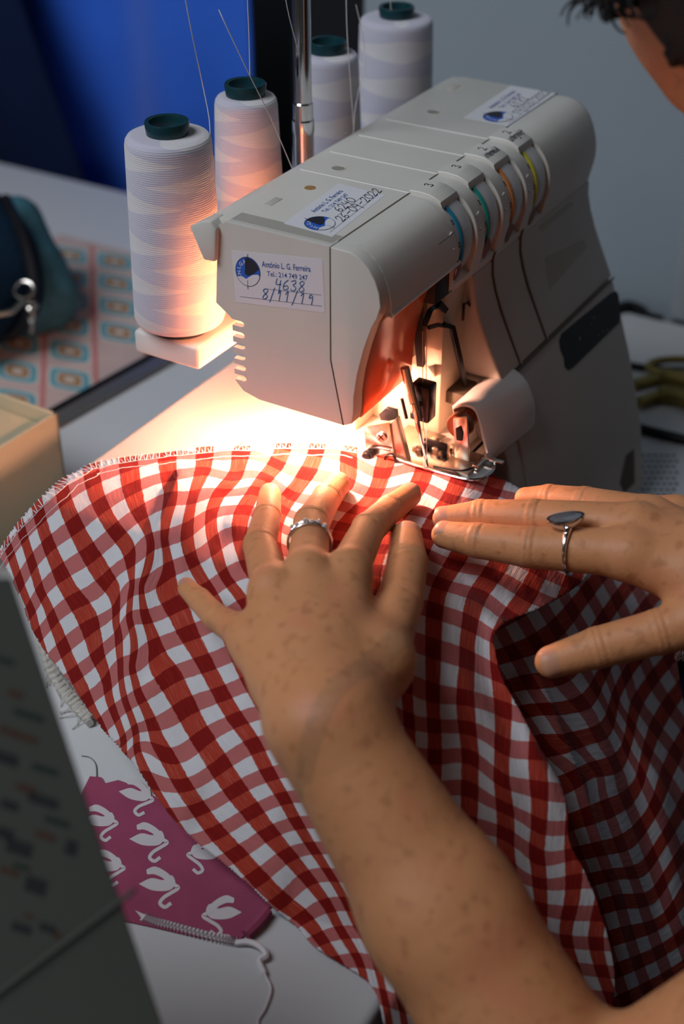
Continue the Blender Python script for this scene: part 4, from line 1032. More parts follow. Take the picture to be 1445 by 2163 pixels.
def left_arm(fl):
    dorsal = np.array([0.05, 0.3, 0.95])
    for f_ in ('pinky', 'ring', 'middle', 'index'):
        r0 = RL[f_][0]
        mid = (KL[f_][0] * 0.5 + wrL * 0.5) + np.array([0, 0, 0.25])
        fl.add(KL[f_][0] - (0, 0, 0.25), mid - (0, 0, 0.35), r0 * 1.02, 1.25, 0.9)
        fl.add(mid - (0, 0, 0.35), wrL, 1.25, 1.75, 1.0)
    for a, b in (('pinky', 'ring'), ('ring', 'middle'), ('middle', 'index')):
        for t, dz, r in ((0.06, -0.30, 0.95), (0.22, -0.10, 1.05), (0.42, 0.0, 1.2), (0.65, 0.0, 1.4)):
            fl.add(KL[a][0] * (1 - t) + wrL * t + (0, 0, dz), KL[b][0] * (1 - t) + wrL * t + (0, 0, dz), r, r, 0.8)
    for f_ in ('ring', 'middle', 'index'):
        fl.add(KL[f_][0] + (0, 0, 0.22), KL[f_][0] * .9 + wrL * .1 + (0, 0, 0.12), 0.86, 0.7, 0.5)
    fl.add(KL['index'][0] * .72 + wrL * .28 - (0, 0, .7), KL['thumb'][0], 1.15, 1.35, 1.0)
    fl.add(KL['thumb'][0], wrL + (0.3, -0.6, -0.3), 1.4, 1.9, 1.2)
    fl.add(KL['pinky'][0] * .5 + wrL * .5 - (0, 0, .4), wrL, 1.3, 1.8, 0.9)
    fl.add(wrL, fm1, 2.55, 3.25, 1.0, dorsal, 1.25)
    fl.add(fm1, elL, 3.25, 4.05, 1.4)
    fl.add(elL, elL * .5 + shL * .5, 3.9, 4.5, 1.2)
    fl.add(elL * .5 + shL * .5, shL, 4.5, 5.4, 1.2)
    base = fl.f.copy()
    for f_ in ('pinky', 'ring', 'middle', 'index', 'thumb'):
        fl.finger([KL[f_][0]] + KL[f_][1:], RL[f_], base, 0.55 if f_ != 'thumb' else 0.8, crease=(1, 2), up=(-0.25, -0.15, 0.95))
    return fl.mesh()
hb = np.array([p for k in KL.values() for p in k] + [wrL])
V1, F1 = left_arm(Field(hb.min(0) - (3.0, 1.2, 2.2), hb.max(0) + 1.8, 0.09))
allp = np.array([wrL, elL, shL])
V2, F2 = left_arm(Field(allp.min(0) - 6, np.r_[allp.max(0)[:2] + (7, 0.6), allp.max(0)[2] + 6], 0.2))
cut = hb.min(0)[1] - 1.0
keep = V2[F2].mean(1)[:, 1] < cut + 0.8; F2 = F2[keep]
VL = np.concatenate([V1, V2]); FL = np.concatenate([F1, F2 + len(V1)])
for f_ in KL: nail(KL[f_], RL[f_], (0.25, 0.1, 0.96) if f_ != 'thumb' else (-0.2, -0.45, 0.9))

# ---- right arm: fingers together, pointing to the presser foot, thumb spread towards the viewer
wrR = Z(1640, 1235, 15.2)
KR = {'index': [Z(1330, 1168, 15.6), Z(1120, 1156, 15.0), Z(1010, 1142, 14.5), Z(940, 1130, 14.2)],
      'middle': [Z(1345, 1112, 16.0), Z(1130, 1095, 15.0), Z(1015, 1090, 14.4), Z(940, 1096, 14.05)],
      'ring': [Z(1375, 1092, 15.8), Z(1235, 1062, 14.9), Z(1160, 1052, 14.3), Z(1110, 1052, 13.95)],
      'pinky': [Z(1430, 1085, 15.2), Z(1330, 1072, 14.5), Z(1270, 1066, 14.0), Z(1230, 1068, 13.7)],
      'thumb': [Z(1530, 1295, 14.2), Z(1390, 1335, 13.2), Z(1262, 1368, 12.3), Z(1165, 1398, 11.6)]}
RR = {'index': [1.25, 1.06, 0.92, 0.72], 'middle': [1.2, 1.0, 0.88, 0.68], 'ring': [1.1, 0.86, 0.74, 0.60], 'pinky': [0.95, 0.72, 0.64, 0.55], 'thumb': [1.35, 1.12, 1.02, 0.82]}
elR = np.array([24.0, -36.0, 4.0]); shR = np.array([26.0, -46.0, 27.0])
allp = np.array([wrR, elR, shR, KR['index'][-1], KR['thumb'][-1], KR['ring'][-1]])
fr_ = Field(np.array([-9, -32, 9.5]), np.array([9, -4, 19.5]), 0.095)
for f_ in ('pinky', 'ring', 'middle', 'index'):
    mid = (KR[f_][0] + wrR) / 2
    fr_.add(KR[f_][0] - (0, 0, .2), mid - (0, 0, .2), RR[f_][0] * 1.02, 1.35, 0.9)
    fr_.add(mid - (0, 0, .2), wrR, 1.35, 1.9, 1.0)
fr_.add(KR['index'][0] * .7 + wrR * .3 - (0, 0, .6), KR['thumb'][0], 1.2, 1.4, 1.0)
fr_.add(KR['thumb'][0], wrR, 1.5, 2.0, 1.1)
for a, b in (('pinky', 'ring'), ('ring', 'middle'), ('middle', 'index')):
    fr_.add(KR[a][0] * .85 + wrR * .15 - (0, 0, .4), KR[b][0] * .85 + wrR * .15 - (0, 0, .4), 1.0, 1.0, 0.7)
fr_.add(wrR, wrR * .5 + elR * .5, 2.5, 3.3, 1.0); fr_.add(wrR * .5 + elR * .5, elR, 3.3, 4.0, 1.2)
fr_.add(elR, shR, 4.1, 5.2, 1.2)
base = fr_.f.copy()
for f_ in ('pinky', 'ring', 'middle', 'index', 'thumb'):
    fr_.finger(KR[f_], RR[f_], base, 0.55 if f_ != 'thumb' else 0.8, crease=(1, 2), up=(-0.45, -0.2, 0.87))
nail(KR['index'], RR['index'], (-0.1, 0.25, 0.96)); nail(KR['middle'], RR['middle'], (-0.35, -0.1, 0.92), 0.7, 1.0); nail(KR['thumb'], RR['thumb'], (-0.6, -0.5, 0.6), 0.7, 1.1)
VR, FR = fr_.mesh()
ra = Field(np.minimum(wrR, elR) - 6, np.maximum(elR, shR) + 6, 0.2)
ra.add(wrR, wrR * .5 + elR * .5, 2.5, 3.3, 1.0); ra.add(wrR * .5 + elR * .5, elR, 3.3, 4.0, 1.2); ra.add(elR, shR, 4.1, 5.2, 1.2)
v_, f_ = ra.mesh(); FR = np.concatenate([FR, f_ + len(VR)]); VR = np.concatenate([VR, v_])

# ---- head, neck and torso (mostly outside the picture)
HC = dep(1810, -80, 60.0)                                # centre of the skull
FD = np.array([-0.12, 0.66, -0.74]); FD /= np.linalg.norm(FD)     # where the face points
SD = np.array([-0.98, -0.18, 0.0]); SD = SD - FD * (SD @ FD); SD /= np.linalg.norm(SD)
UD = np.cross(FD, SD); UD = UD if UD[1] > 0 else -UD
neck0 = np.array([8.0, -47.0, 33.0])
ht = Field(np.minimum(HC - 16, [-16, -62, -8]), np.maximum(HC + 14, [33, -30, 34]), 0.5)
ht.add(HC + UD * 2.0 - FD * 1.8, HC + UD * 2.0 + FD * 1.6, 7.6, 7.5, 1.5)
ht.add(HC + UD * 3.0 + FD * 3.0, HC - UD * 6.0 + FD * 4.0, 5.2, 4.2, 2.0)
ht.add(HC - UD * 8.0 + FD * 5.6, HC - UD * 8.6 + FD * 6.2, 2.6, 1.8, 1.5)
for s in (-1, 1):
    ht.add(HC + UD * 0.6 + FD * 7.4 + SD * 3.0 * s, HC + UD * 0.9 + FD * 7.9 + SD * 1.4 * s, 1.0, 0.9, 1.0)      # brow ridge
    ht.add(HC - UD * 3.2 + FD * 5.6 + SD * 4.0 * s, HC - UD * 3.6 + FD * 6.2 + SD * 3.0 * s, 2.0, 1.8, 1.5)       # cheek
    ht.add(HC - UD * 1.8 + SD * 7.4 * s - FD * 0.6, HC + UD * 0.6 + SD * 7.6 * s - FD * 1.2, 0.9, 1.1, 0.5)       # ear
ht.add(HC + UD * 0.2 + FD * 8.4, HC - UD * 3.4 + FD * 10.4, 0.7, 1.15, 0.7)                                       # nose
ht.add(HC - UD * 5.7 + FD * 8.0 + SD * 1.6, HC - UD * 5.7 + FD * 8.0 - SD * 1.6, 0.8, 0.8, 0.5)                   # lips
ht.add(HC - UD * 4 - FD * 3, neck0, 5.0, 5.6, 2.0)
ht.add(neck0, np.array([8.0, -51, 4]), 10.0, 12.0, 4.0)
ht.add(neck0 - (0, 0, 4), shL, 6.0, 5.4, 3.0); ht.add(neck0 - (0, 0, 4), shR, 6.0, 5.2, 3.0)
VHd, FHd = ht.mesh()
person = thing('person', 'person bent over the machine guiding the cloth with both hands', 'person', (8, -48, -75))
Vb = np.concatenate([VL, VR, VHd]); Fb = np.concatenate([FL, FR + len(VL), FHd + len(VL) + len(VR)])
body = mk('body', Vb, Fb.tolist(), M_SKIN, person, None)
smo = body.modifiers.new('soften', 'SMOOTH'); smo.factor = 0.5; smo.iterations = 1
for V, F in NAILS:
    o = mk('fingernail', V, F, M_NAIL, person, None)
# legs carry the seated figure; they stay under the table
lg = Field([-14, -62, -76], [32, -8, 6], 0.7)
for s, x in ((-1, -1.0), (1, 17.0)):
    lg.add((8 + s * 5, -50, -14), (x, -18, -34), 8.0, 6.5, 3.0); lg.add((x, -18, -34), (x, -18, -70), 6.0, 4.0, 2.0); lg.add((x, -18, -72), (x, -10, -73), 3.2, 2.6, 1.5)
lg.add((8, -52, -8), (8, -52, 6), 12.0, 12.0, 4.0)
V, F = lg.mesh()
mk('trousers', V, F.tolist(), M_DENIM, person, None)
# dark top over the torso, sleeve with a frayed hem on the right forearm side
tp = Field([-17, -64, -6], [34, -28, 36], 0.6)
tp.add((8, -51, 2), (8, -49, 26), 12.6, 12.0, 4.0)
tp.add((8, -47.5, 28), shL + (2, 0, 0), 7.0, 6.2, 3.0); tp.add((8, -47.5, 28), shR, 7.0, 6.4, 3.0)
V, F = tp.mesh()
mk('dark_top', V, F.tolist(), M_DENIM, person, None)
q0, q1 = Z(1434, 1395, 10.5), Z(1470, 1620, 4.0)
slv = MB(); Rr = []
for t in np.linspace(0, 1, 9):
    c = q0 * (1 - t) + q1 * t + C_R * 2.4
    Rr.append([c + 2.5 * (C_R * math.cos(a) + np.array([-0.5, -0.3, 0.2]) * math.sin(a)) for a in np.linspace(0, 2 * math.pi, 16, endpoint=False)])
slv.rings(Rr).build('denim_hem', M_DENIM, person)
for k in range(34):
    a = q0 + C_R * random.uniform(-0.1, 2.0) + np.array([0, 0, random.uniform(-0.3, 0.2)])
    MB().tube(crom([a, a + (random.uniform(-.2, .2), random.uniform(-.2, .2), random.uniform(.1, .3)), a + (random.uniform(-.4, .4), random.uniform(-.3, .3), random.uniform(.2, .6))], 3), 0.03, 4).build('frayed_thread', M_STITCH, person)
# hair: cap plus loose curls over the forehead
hr = Field(HC - 18, HC + 18, 0.45)
hr.add(HC + UD * 3.4 - FD * 3.2, HC + UD * 3.0 + FD * 0.2, 8.6, 8.2, 2.0)
hr.add(HC - FD * 4.5 - UD * 2, HC + UD * 4 - FD * 3, 7.5, 8.0, 2.0)
for s in (-1, 1): hr.add(HC + SD * 4.2 * s + UD * 2.5 + FD * 1.0, HC + SD * 4.6 * s - UD * 3 - FD * 0.5, 5.0, 4.2, 2.0)
for k in range(420):
    a = RNG.normal(size=3); a /= np.linalg.norm(a)
    c = HC + UD * 2.6 - FD * 2.0 + a * 9.3
    if (c - HC) @ FD > 5.0: continue
    hr.add(c, c + RNG.normal(size=3) * 1.0, 0.75, 0.5, 0.25)
V, F = hr.mesh()
hair = mk('hair', V, F.tolist(), M_HAIR, person, None)
def curl(p0, p1, r, turns, n=44):
    P = []
    for t in np.linspace(0, 1, n):
        c = np.asarray(p0) * (1 - t) + np.asarray(p1) * t
        a = 2 * math.pi * turns * t
        P.append(c + r * (0.4 + t) * (C_R * math.cos(a) + C_U * math.sin(a)) + C_F * r * math.sin(a * 0.5))
    return P
for k in range(52):
    e = (random.uniform(1215, 1350), random.uniform(-20, 48)); e = (e[0], min(e[1], 50 - abs(e[0] - 1260) * 0.25))
    s0 = dep(1400 + random.uniform(-30, 60), -80 + random.uniform(-60, 40), 60)
    MB().tube(curl(s0, dep(e[0], e[1], 58 + random.uniform(-2, 2)), random.uniform(0.25, 0.6), random.uniform(1.2, 2.6)), [0.12] * 30 + list(np.linspace(0.12, 0.04, 14)), 5).build('curl', M_HAIR, hair)
for s in (-1, 1):
    MB().tube(crom([HC + UD * (1.9 + dz) + FD * (8.1 - abs(x) * 0.18) + SD * x * s for x, dz in ((1.2, 0), (2.4, .3), (3.6, .35), (4.6, .0))], 6), [0.25] * 12 + [0.45] * 4 + [0.2] * 3, 6).build('eyebrow', M_HAIR, person)
    eye = MB().lathe([(0.02, -0.8), (0.6, -0.6), (0.8, 0), (0.6, 0.6), (0.02, 0.8)], HC - UD * 0.6 + FD * 7.3 + SD * 2.6 * s, 'z', 14).build('eye', mat('eye_white', (0.7, 0.68, 0.65), 0.2), person)

# ================================================================== rings
def circle3(c, ax, up, r, n=40):
    ax = ax / np.linalg.norm(ax); up = up - ax * (up @ ax); up /= np.linalg.norm(up); sd = np.cross(ax, up)
    return [c + r * (up * math.cos(a) + sd * math.sin(a)) for a in np.linspace(0, 2 * math.pi, n + 1)], up, sd
m0, m1 = KL['middle'][0], KL['middle'][1]
c = m0 * 0.42 + m1 * 0.58
P, up, sd = circle3(c, m1 - m0, np.array([-0.2, 0.0, 1.0]), 1.08)
rg = thing('ring', 'slim silver double band with tiny stones on the left middle finger', 'ring', c)
ax = (m1 - m0) / np.linalg.norm(m1 - m0)
wv = [p + ax * 0.16 * math.sin(k * 0.8) for k, p in enumerate(P)]
MB().tube(P, 0.07, 8).build('band', M_SILVER, rg)
MB().tube([p + ax * (0.22 + 0.1 * math.cos(k * 0.5)) for k, p in enumerate(P)], 0.07, 8).build('band', M_SILVER, rg)
for a, o in ((-0.75, .3), (-0.45, .05), (-0.1, .28), (0.2, .1), (0.5, .3), (0.8, .2)):
    q = c + 1.16 * (up * math.cos(a) + sd * math.sin(a)) + ax * o
    MB().lathe([(0.02, -0.12), (0.1, -0.06), (0.13, 0.02), (0.08, 0.10), (0.02, 0.12)], q, 'z', 10).build('stone', mat('clear_stone', (0.85, 0.82, 0.8), 0.05, metal=0.5), rg)
m0, m1 = KR['index'][0], KR['index'][1]
c = m0 * 0.40 + m1 * 0.60
P, up, sd = circle3(c, m1 - m0, np.array([-0.1, 0.25, 1.0]), 1.27)
rg = thing('ring', 'silver signet ring with an oval head on the right index finger', 'ring', c)
ax = (m1 - m0) / np.linalg.norm(m1 - m0)
MB().tube([p + ax * 0.10 * math.sin(2 * math.pi * k / 40 * 1.5) for k, p in enumerate(P)], [0.09 + 0.09 * max(0, math.cos(2 * math.pi * k / 40)) ** 3 for k in range(41)], 10).build('band', M_SILVER, rg)
up = np.array([0.12, 0.26, 0.96]); up /= np.linalg.norm(up)
hd = MB(); Rr = []
oax = -C_R - up * (-C_R @ up); oax /= np.linalg.norm(oax); sd = np.cross(up, oax)
for r, h in ((0.40, -0.05), (0.55, 0.10), (0.72, 0.30), (0.78, 0.46), (0.76, 0.54), (0.66, 0.52)):
    Rr.append([c + up * (1.26 + h) + r * (oax * 1.25 * math.cos(a) + sd * 0.9 * math.sin(a)) for a in np.linspace(0, 2 * math.pi, 30, endpoint=False)])
hd.rings(Rr).build('signet_head', M_SILVER, rg)
Rr = [[c + up * (1.26 + h) + r * (oax * 1.25 * math.cos(a) + sd * 0.9 * math.sin(a)) for a in np.linspace(0, 2 * math.pi, 30, endpoint=False)] for r, h in ((0.66, 0.50), (0.60, 0.55), (0.4, 0.60), (0.1, 0.62))]
MB().rings(Rr).build('dark_stone', mat('polished_stone', (0.30, 0.30, 0.33), 0.08, metal=0.6), rg)

# ================================================================== things on and behind the table
# pink scrap with swan print
M_PINK = mat('raspberry_cotton', (0.31, 0.052, 0.115), 0.9, var=0.22, scale=45, bump=0.3, bscale=1200)
M_SWAN = mat('white_print', (0.60, 0.56, 0.58), 0.9, var=0.06)
def tz(px, py, z=0.12): return Z(px, py, z)
outl = [(190, 1640), (214, 1642), (222, 1655), (250, 1648), (290, 1662), (340, 1690), (420, 1760), (600, 1900), (572, 1915), (535, 1960), (498, 1992), (420, 1980), (310, 1955), (230, 1938), (150, 1915), (110, 1800)]
pts = [Z(x, y, 0.1) for x, y in outl]
pk = MB().prism([(p[0], p[1]) for p in pts], 2, 0.02, 0.12).build('pink_fabric_scrap', M_PINK, None, 40)
tag(pk, 'raspberry pink fabric scrap printed with white swans, lying on the table', 'fabric')
MB().tube(crom([Z(520, 1975, 0.3), Z(545, 1950, 0.4), Z(565, 1925, 0.35)], 5), 0.30, 8).build('turned_edge', M_PINK, pk)
DZ = [0.128]
def swan(cx, cy, s, rot=0.0, flip=1):
    """body, two wings and a curved neck as flat print, photo pixels"""
    def T(L):
        c, d = math.cos(rot), math.sin(rot)
        return [Z(cx + s * (flip * x * c - y * d), cy + s * (flip * x * d + y * c), DZ[0]) for x, y in L]
    def flat(L, name='swan_print'):
        Q = [p[:2] for p in crom([(*p, 0) for p in L + [L[0]]], 4)][:-1]
        DZ[0] += 0.004
        return mk(name, T(Q), [list(range(len(Q)))], M_SWAN, pk, None)
    DZ[0] = 0.126
    flat([(-46, 2), (-20, -10), (5, -6), (22, -16), (30, 0), (20, 14), (0, 17), (-22, 14)], 'swan_body')
    flat([(-30, -28), (-12, -34), (12, -22), (28, -4), (16, 2), (4, -10), (-14, -18), (-28, -18)], 'swan_wing')
    V, F = ribbon([p[:2] for p in crom([(24, 2, 0), (36, 10, 0), (22, 20, 0), (6, 30, 0), (-2, 42, 0), (8, 50, 0), (18, 44, 0)], 6)], 7.5)
    DZ[0] += 0.004
    mk('swan_neck', T(V), F, M_SWAN, pk, None)
swan(318, 1770, 0.98); swan(340, 1865, 1.02); swan(292, 1676, 0.9, 0.15); swan(215, 1730, 0.9); swan(230, 1825, 0.9)
swan(430, 1800, 0.9, 0.1, -1); swan(465, 1925, 1.0, 0.0, -1)
ed = [Z(x, y, 0.16) for x, y in ((300, 1940), (330, 1952), (370, 1962), (420, 1976), (470, 1988), (500, 1992))]
ed = crom(ed, 12); zz = []
mk('white_border', [p + np.array([0.25, 0.62, 0]) * s_ - (0, 0, 0.025) for p in ed for s_ in (0.0, 1.0)], [[2 * k, 2 * k + 1, 2 * k + 3, 2 * k + 2] for k in range(len(ed) - 1)], M_SWAN, pk, None)
for k, p in enumerate(ed):
    t = ed[min(k + 1, len(ed) - 1)] - ed[max(k - 1, 0)]; t /= np.linalg.norm(t); n = np.array([-t[1], t[0], 0])
    zz.append(p + n * (0.35 if k % 2 else -0.12))
MB().tube(zz, 0.07, 5).build('edge_stitching', M_STITCH, pk)
MB().tube(crom([Z(x, y, z) for x, y, z in ((498, 1992, .2), (525, 1990, .3), (550, 2000, .35), (562, 2018, .3), (548, 2030, .25), (560, 2060, .2), (572, 2090, .15), (560, 2130, .12), (545, 2160, .1), (560, 2200, .1))], 8), [0.16] * 40 + [0.07] * 33, 6).build('thread_tail', M_STITCH, pk)
th = MB().tube(crom([Z(x, y, .08) for x, y in ((172, 1596), (190, 1600), (202, 1615), (204, 1640))], 6), 0.03, 5).build('thread_clipping', mat('grey_thread', (0.2, 0.19, 0.18), 0.8))
tag(th, 'short grey thread clipping curled on the white table beside the pink scrap', 'thread')
# crocheted white trim showing from under the gingham
tr = thing('braided_trim', 'cream braided trim peeking out under the left edge of the gingham cloth', 'trim', Z(140, 1440, 0.0))
c = crom([Z(x, y, 0.35) for x, y in ((92, 1330), (110, 1395), (138, 1440), (168, 1478), (200, 1510))], 10)
M_TRIM = mat('cream_cotton_cord', (0.50, 0.47, 0.42), 0.9, bump=0.4, bscale=900)
for s in range(3):
    MB().tube([p + np.array([0.35 * math.sin(k * 0.9 + s * 2.1) - 0.35, 0.2 * math.sin(k * .9 + s * 2.1), 0.14 * math.cos(k * 0.9 + s * 2.1)]) for k, p in enumerate(c)], 0.24, 7).build('strand', M_TRIM, tr)
for k in range(12):
    p = c[random.randrange(len(c))]
    MB().tube(crom([p, p + (-.6, random.uniform(-.5, .5), -.1), p + (random.uniform(-1.6, -.9), random.uniform(-1.2, .8), -.28)], 4), 0.035, 4).build('fringe_thread', M_TRIM, tr)

# printed leaflet in the near left corner, out of focus
M_LEAF = mat('grey_card', (0.066, 0.069, 0.058), 0.8, var=0.10, scale=9)
A = dep(22, 1222, 47.0); B = Z(520, 2700, 0.3)
Bd = (B - A) / np.linalg.norm(B - A)
Wd = -C_R * 0.93 + C_U * 0.18 + C_F * 0.1; Wd = Wd - Bd * (Wd @ Bd); Wd /= np.linalg.norm(Wd)
Nn = np.cross(Bd, Wd); Nn = Nn if Nn @ C_F < 0 else -Nn
Ln = np.linalg.norm(B - A)
B2 = B
lf = thing('printed_leaflet', 'grey card leaflet with small coloured printing standing in the near left corner', 'leaflet', B)
def leaf(u, v, h=0.0): return A + Bd * v + Wd * u + Nn * h
vb = (0.3 - A[2] - Wd[2] * 21) / Bd[2]
V = [leaf(0, 0), leaf(0, Ln), leaf(21, vb), leaf(21, -4)]
V += [v - Nn * 0.12 for v in V]
mk('card', V, [[0, 1, 2, 3], [7, 6, 5, 4], [0, 4, 5, 1], [1, 5, 6, 2], [2, 6, 7, 3], [3, 7, 4, 0]], M_LEAF, lf, 30)
cols = [mat('print_green', (0.010, 0.026, 0.016), 0.7), mat('print_rust', (0.066, 0.026, 0.010), 0.7), mat('print_dark', (0.013, 0.017, 0.018), 0.7)]
def mark(px, py, w, h, rot, mt):
    d = ray(px, py); t = ((A - C_POS) @ Nn) / (d @ Nn); q = C_POS + t * d
    e1 = Wd * -math.cos(rot) - Bd * math.sin(rot); e2 = Bd * math.cos(rot) - Wd * math.sin(rot)
    k = 47.0 / FOCAL
    V = [q + e1 * w * k * a + e2 * h * k * b + Nn * 0.02 for a, b in ((-.5, -.5), (.5, -.5), (.5, .5), (-.5, .5))]
    mk('printed_mark', V, [[0, 1, 2, 3]], mt, lf, None)
for x, y, w, h, c_ in ((10, 1395, 40, 14, 0), (32, 1465, 34, 16, 1), (60, 1510, 70, 16, 0), (20, 1545, 46, 18, 1), (10, 1600, 60, 30, 2), (60, 1560, 40, 16, 1), (95, 1625, 60, 16, 0), (55, 1665, 46, 18, 1), (90, 1690, 70, 26, 2), (20, 1700, 40, 24, 2),
                       (120, 1735, 60, 16, 0), (95, 1765, 46, 18, 1), (150, 1790, 26, 40, 2), (40, 1790, 60, 40, 2), (20, 1840, 46, 18, 1), (75, 1870, 50, 44, 2), (45, 1960, 46, 26, 2), (100, 1960, 40, 22, 2), (120, 1975, 20, 18, 1), (60, 1935, 24, 10, 1), (45, 1830, 40, 14, 0), (10, 1760, 40, 30, 2)):
    mark(x, y, w, h, -0.5, cols[c_])
for a, b in (((-20, 2110), (285, 1880)),):
    P = []
    for x, y in (a, ((a[0] + b[0]) / 2, (a[1] + b[1]) / 2), b):
        d = ray(x, y); t = ((A - C_POS) @ Nn) / (d @ Nn); P.append(C_POS + t * d + Nn * 0.02)
    MB().tube(P, 0.10, 8).build('fold_line', mat('fold_shade', (0.05, 0.05, 0.042), 0.8), lf)

# cream card box behind the cloth on the left
bx = thing('card_box', 'pale yellow open card box at the left edge of the table', 'box', (2, 30, 0))
zt = 8.0
p1, p2, p3 = Z(122, 872, zt), Z(20, 935, zt), Z(110, 778, zt)
ex = (p1 - p2); ex[2] = 0; Lx = np.linalg.norm(ex); ex /= Lx; ey = np.array([-ex[1], ex[0], 0]) 
ox = p1
poly = lambda a, b: ox + ex * a + ey * b
th_ = 0.35
def slab(name, a0, a1, b0, b1, z0, z1, mt):
    c = [poly(a0, b0), poly(a1, b0), poly(a1, b1), poly(a0, b1)]
    return MB().prism([(p[0], p[1]) for p in c], 2, z0, z1, 0.08, 2).build(name, mt, bx)
slab('box_floor', -12, 0, 0, 10, 0.05, 0.4, M_CARD)
slab('box_wall', -12, 0, 0, th_, 0.05, zt, M_CARD); slab('box_wall', -th_, 0, 0, 10, 0.05, zt, M_CARD); slab('box_wall', -12, -12 + th_, 0, 10, 0.05, zt, M_CARD); slab('box_wall', -12, 0, 10 - th_, 10, 0.05, zt + 1.6, M_CARD)
slab('box_insert', -11.5, -0.5, 0.5, 9.5, 0.4, zt - 1.0, M_CARD)
slab('corner_slit', -1.2, -1.0, 5.0, 8.5, zt - 1.0, zt - 0.9, M_CARD2)

# patterned sheet: rows of framed rectangles
M_PS = mat('pale_pink_paper', (0.47, 0.36, 0.34), 0.85, var=0.1, scale=60)
M_TEAL = mat('teal_print', (0.10, 0.30, 0.36), 0.85, var=0.2, scale=80)
M_OCH = mat('ochre_print', (0.30, 0.17, 0.08), 0.85, var=0.15, scale=80)
M_ROSE = mat('rose_print', (0.46, 0.17, 0.16), 0.85, var=0.1)
M_CRM = mat('cream_print', (0.52, 0.48, 0.44), 0.85, var=0.1)
sh_pts = [Z(x, y, 0.15) for x, y in ((130, 495), (480, 585), (480, 690), (325, 752), (110, 868), (-60, 960), (-60, 560))]
ps = MB().prism([(p[0], p[1]) for p in sh_pts], 2, 0.02, 0.15).build('patterned_fabric', M_PS, None, 40)
tag(ps, 'patterned fabric with rows of teal framed ochre rectangles lying behind the first thread cone', 'fabric')
ro, rx, ry = Z(147, 686, 0.16), (Z(252, 702, 0.16) - Z(147, 686, 0.16)), (Z(147, 686, 0.16) - Z(147, 742, 0.16))
for i in range(-2, 4):
    for j in range(-4, 5):
        c = ro + rx * i + ry * j + rx * 0.06 * j * 0
        def rr(w, h, dz, mt, name):
            a = [c + rx * (w * math.copysign(abs(math.cos(t)) ** 0.45, math.cos(t))) + ry * (h * math.copysign(abs(math.sin(t)) ** 0.45, math.sin(t))) + (0, 0, dz) for t in np.linspace(0, 2 * math.pi, 20, endpoint=False)]
            if not inside(np.array([a[0][:2], c[:2]]), [(p[0], p[1]) for p in sh_pts]).all(): return None
            return mk(name, a, [list(range(20))], mt, ps, None)
        f = rr(0.42, 0.40, 0.004, M_CRM, 'printed_frame')
        if f: rr(0.38, 0.35, 0.008, M_TEAL, 'printed_frame'); rr(0.25, 0.22, 0.012, M_CRM, 'printed_frame'); rr(0.22, 0.19, 0.016, M_OCH, 'printed_panel'); rr(0.10, 0.07, 0.02, M_CRM, 'printed_panel')
for i in range(-2, 3):
    a, b = ro + rx * (i + 0.5) - ry * 4, ro + rx * (i + 0.5) + ry * 5
    P = [a + (b - a) * t for t in np.linspace(0, 1, 40)]
    P = [p for p in P if inside(np.array([p[:2]]), [(q[0], q[1]) for q in sh_pts])[0]]
    if len(P) > 2:
        mk('printed_stripe', [p + rx * 0.05 * s + (0, 0, 0.006) for p in P for s in (-1, 1)], [[2 * k, 2 * k + 1, 2 * k + 3, 2 * k + 2] for k in range(len(P) - 1)], M_ROSE, ps, None)
# dark steel ruler along its edge
a, b = Z(100, 885, 0.3), Z(345, 748, 0.3); d = (b - a) / np.linalg.norm(b - a); n = np.array([-d[1], d[0], 0])
rl = MB().prism([tuple((a - d * 6 - n * 1.5)[:2]), tuple((b + d * 12 - n * 1.5)[:2]), tuple((b + d * 12 + n * 0.4)[:2]), tuple((a - d * 6 + n * 0.4)[:2])], 2, 0.16, 0.42, 0.05, 2).build('ruler', mat('grey_metal_ruler', (0.22, 0.21, 0.20), 0.35, metal=0.6))
tag(rl, 'narrow dark grey ruler lying along the edge of the patterned fabric', 'ruler')
MB().prism([tuple((a - d * 6 + n * 0.1)[:2]), tuple((b + d * 12 + n * 0.1)[:2]), tuple((b + d * 12 + n * 0.75)[:2]), tuple((a - d * 6 + n * 0.75)[:2])], 2, 0.16, 0.55, 0.05, 2).build('black_edge', M_BLACK, rl)

# denim pouch with zip and metal clasp
pc = Z(-20, 640, 0.0) + np.array([0, 0, 0])
pouch = thing('denim_pouch', 'dark blue denim pouch with black zip and metal clasp at the left edge', 'pouch', pc)
def near(px, py, z, r):
    q = Z(px, py, z); d = q - C_POS; return q - d / np.linalg.norm(d) * r
pb = Field(pc + (-22, -22, -1), pc + (22, 22, 22), 0.5)
pb.add(Z(-110, 640, 5.0), Z(-5, 615, 4.4), 5.0, 4.0, 2.0)
pb.add(Z(-25, 540, 6.5), Z(-90, 490, 8.0), 4.2, 5.0, 2.0)
V, F = pb.mesh(); V[:, 2] = np.maximum(V[:, 2], 0.2)
mk('pouch_body', V, F.tolist(), M_DENIM, pouch, None)
pb = Field(pc + (-10, -26, -1), pc + (26, 16, 20), 0.5)
pb.add(Z(92, 625, 2.6), Z(70, 570, 4.5), 3.0, 2.8, 1.5); pb.add(Z(112, 625, 1.8), Z(35, 470, 7.2), 2.0, 2.4, 1.5); pb.add(Z(50, 660, 2.2), Z(90, 640, 2.2), 2.2, 2.4, 1.5)
V, F = pb.mesh(); V[:, 2] = np.maximum(V[:, 2], 0.2)
mk('pouch_gusset', V, F.tolist(), M_DENIM2, pouch, None)
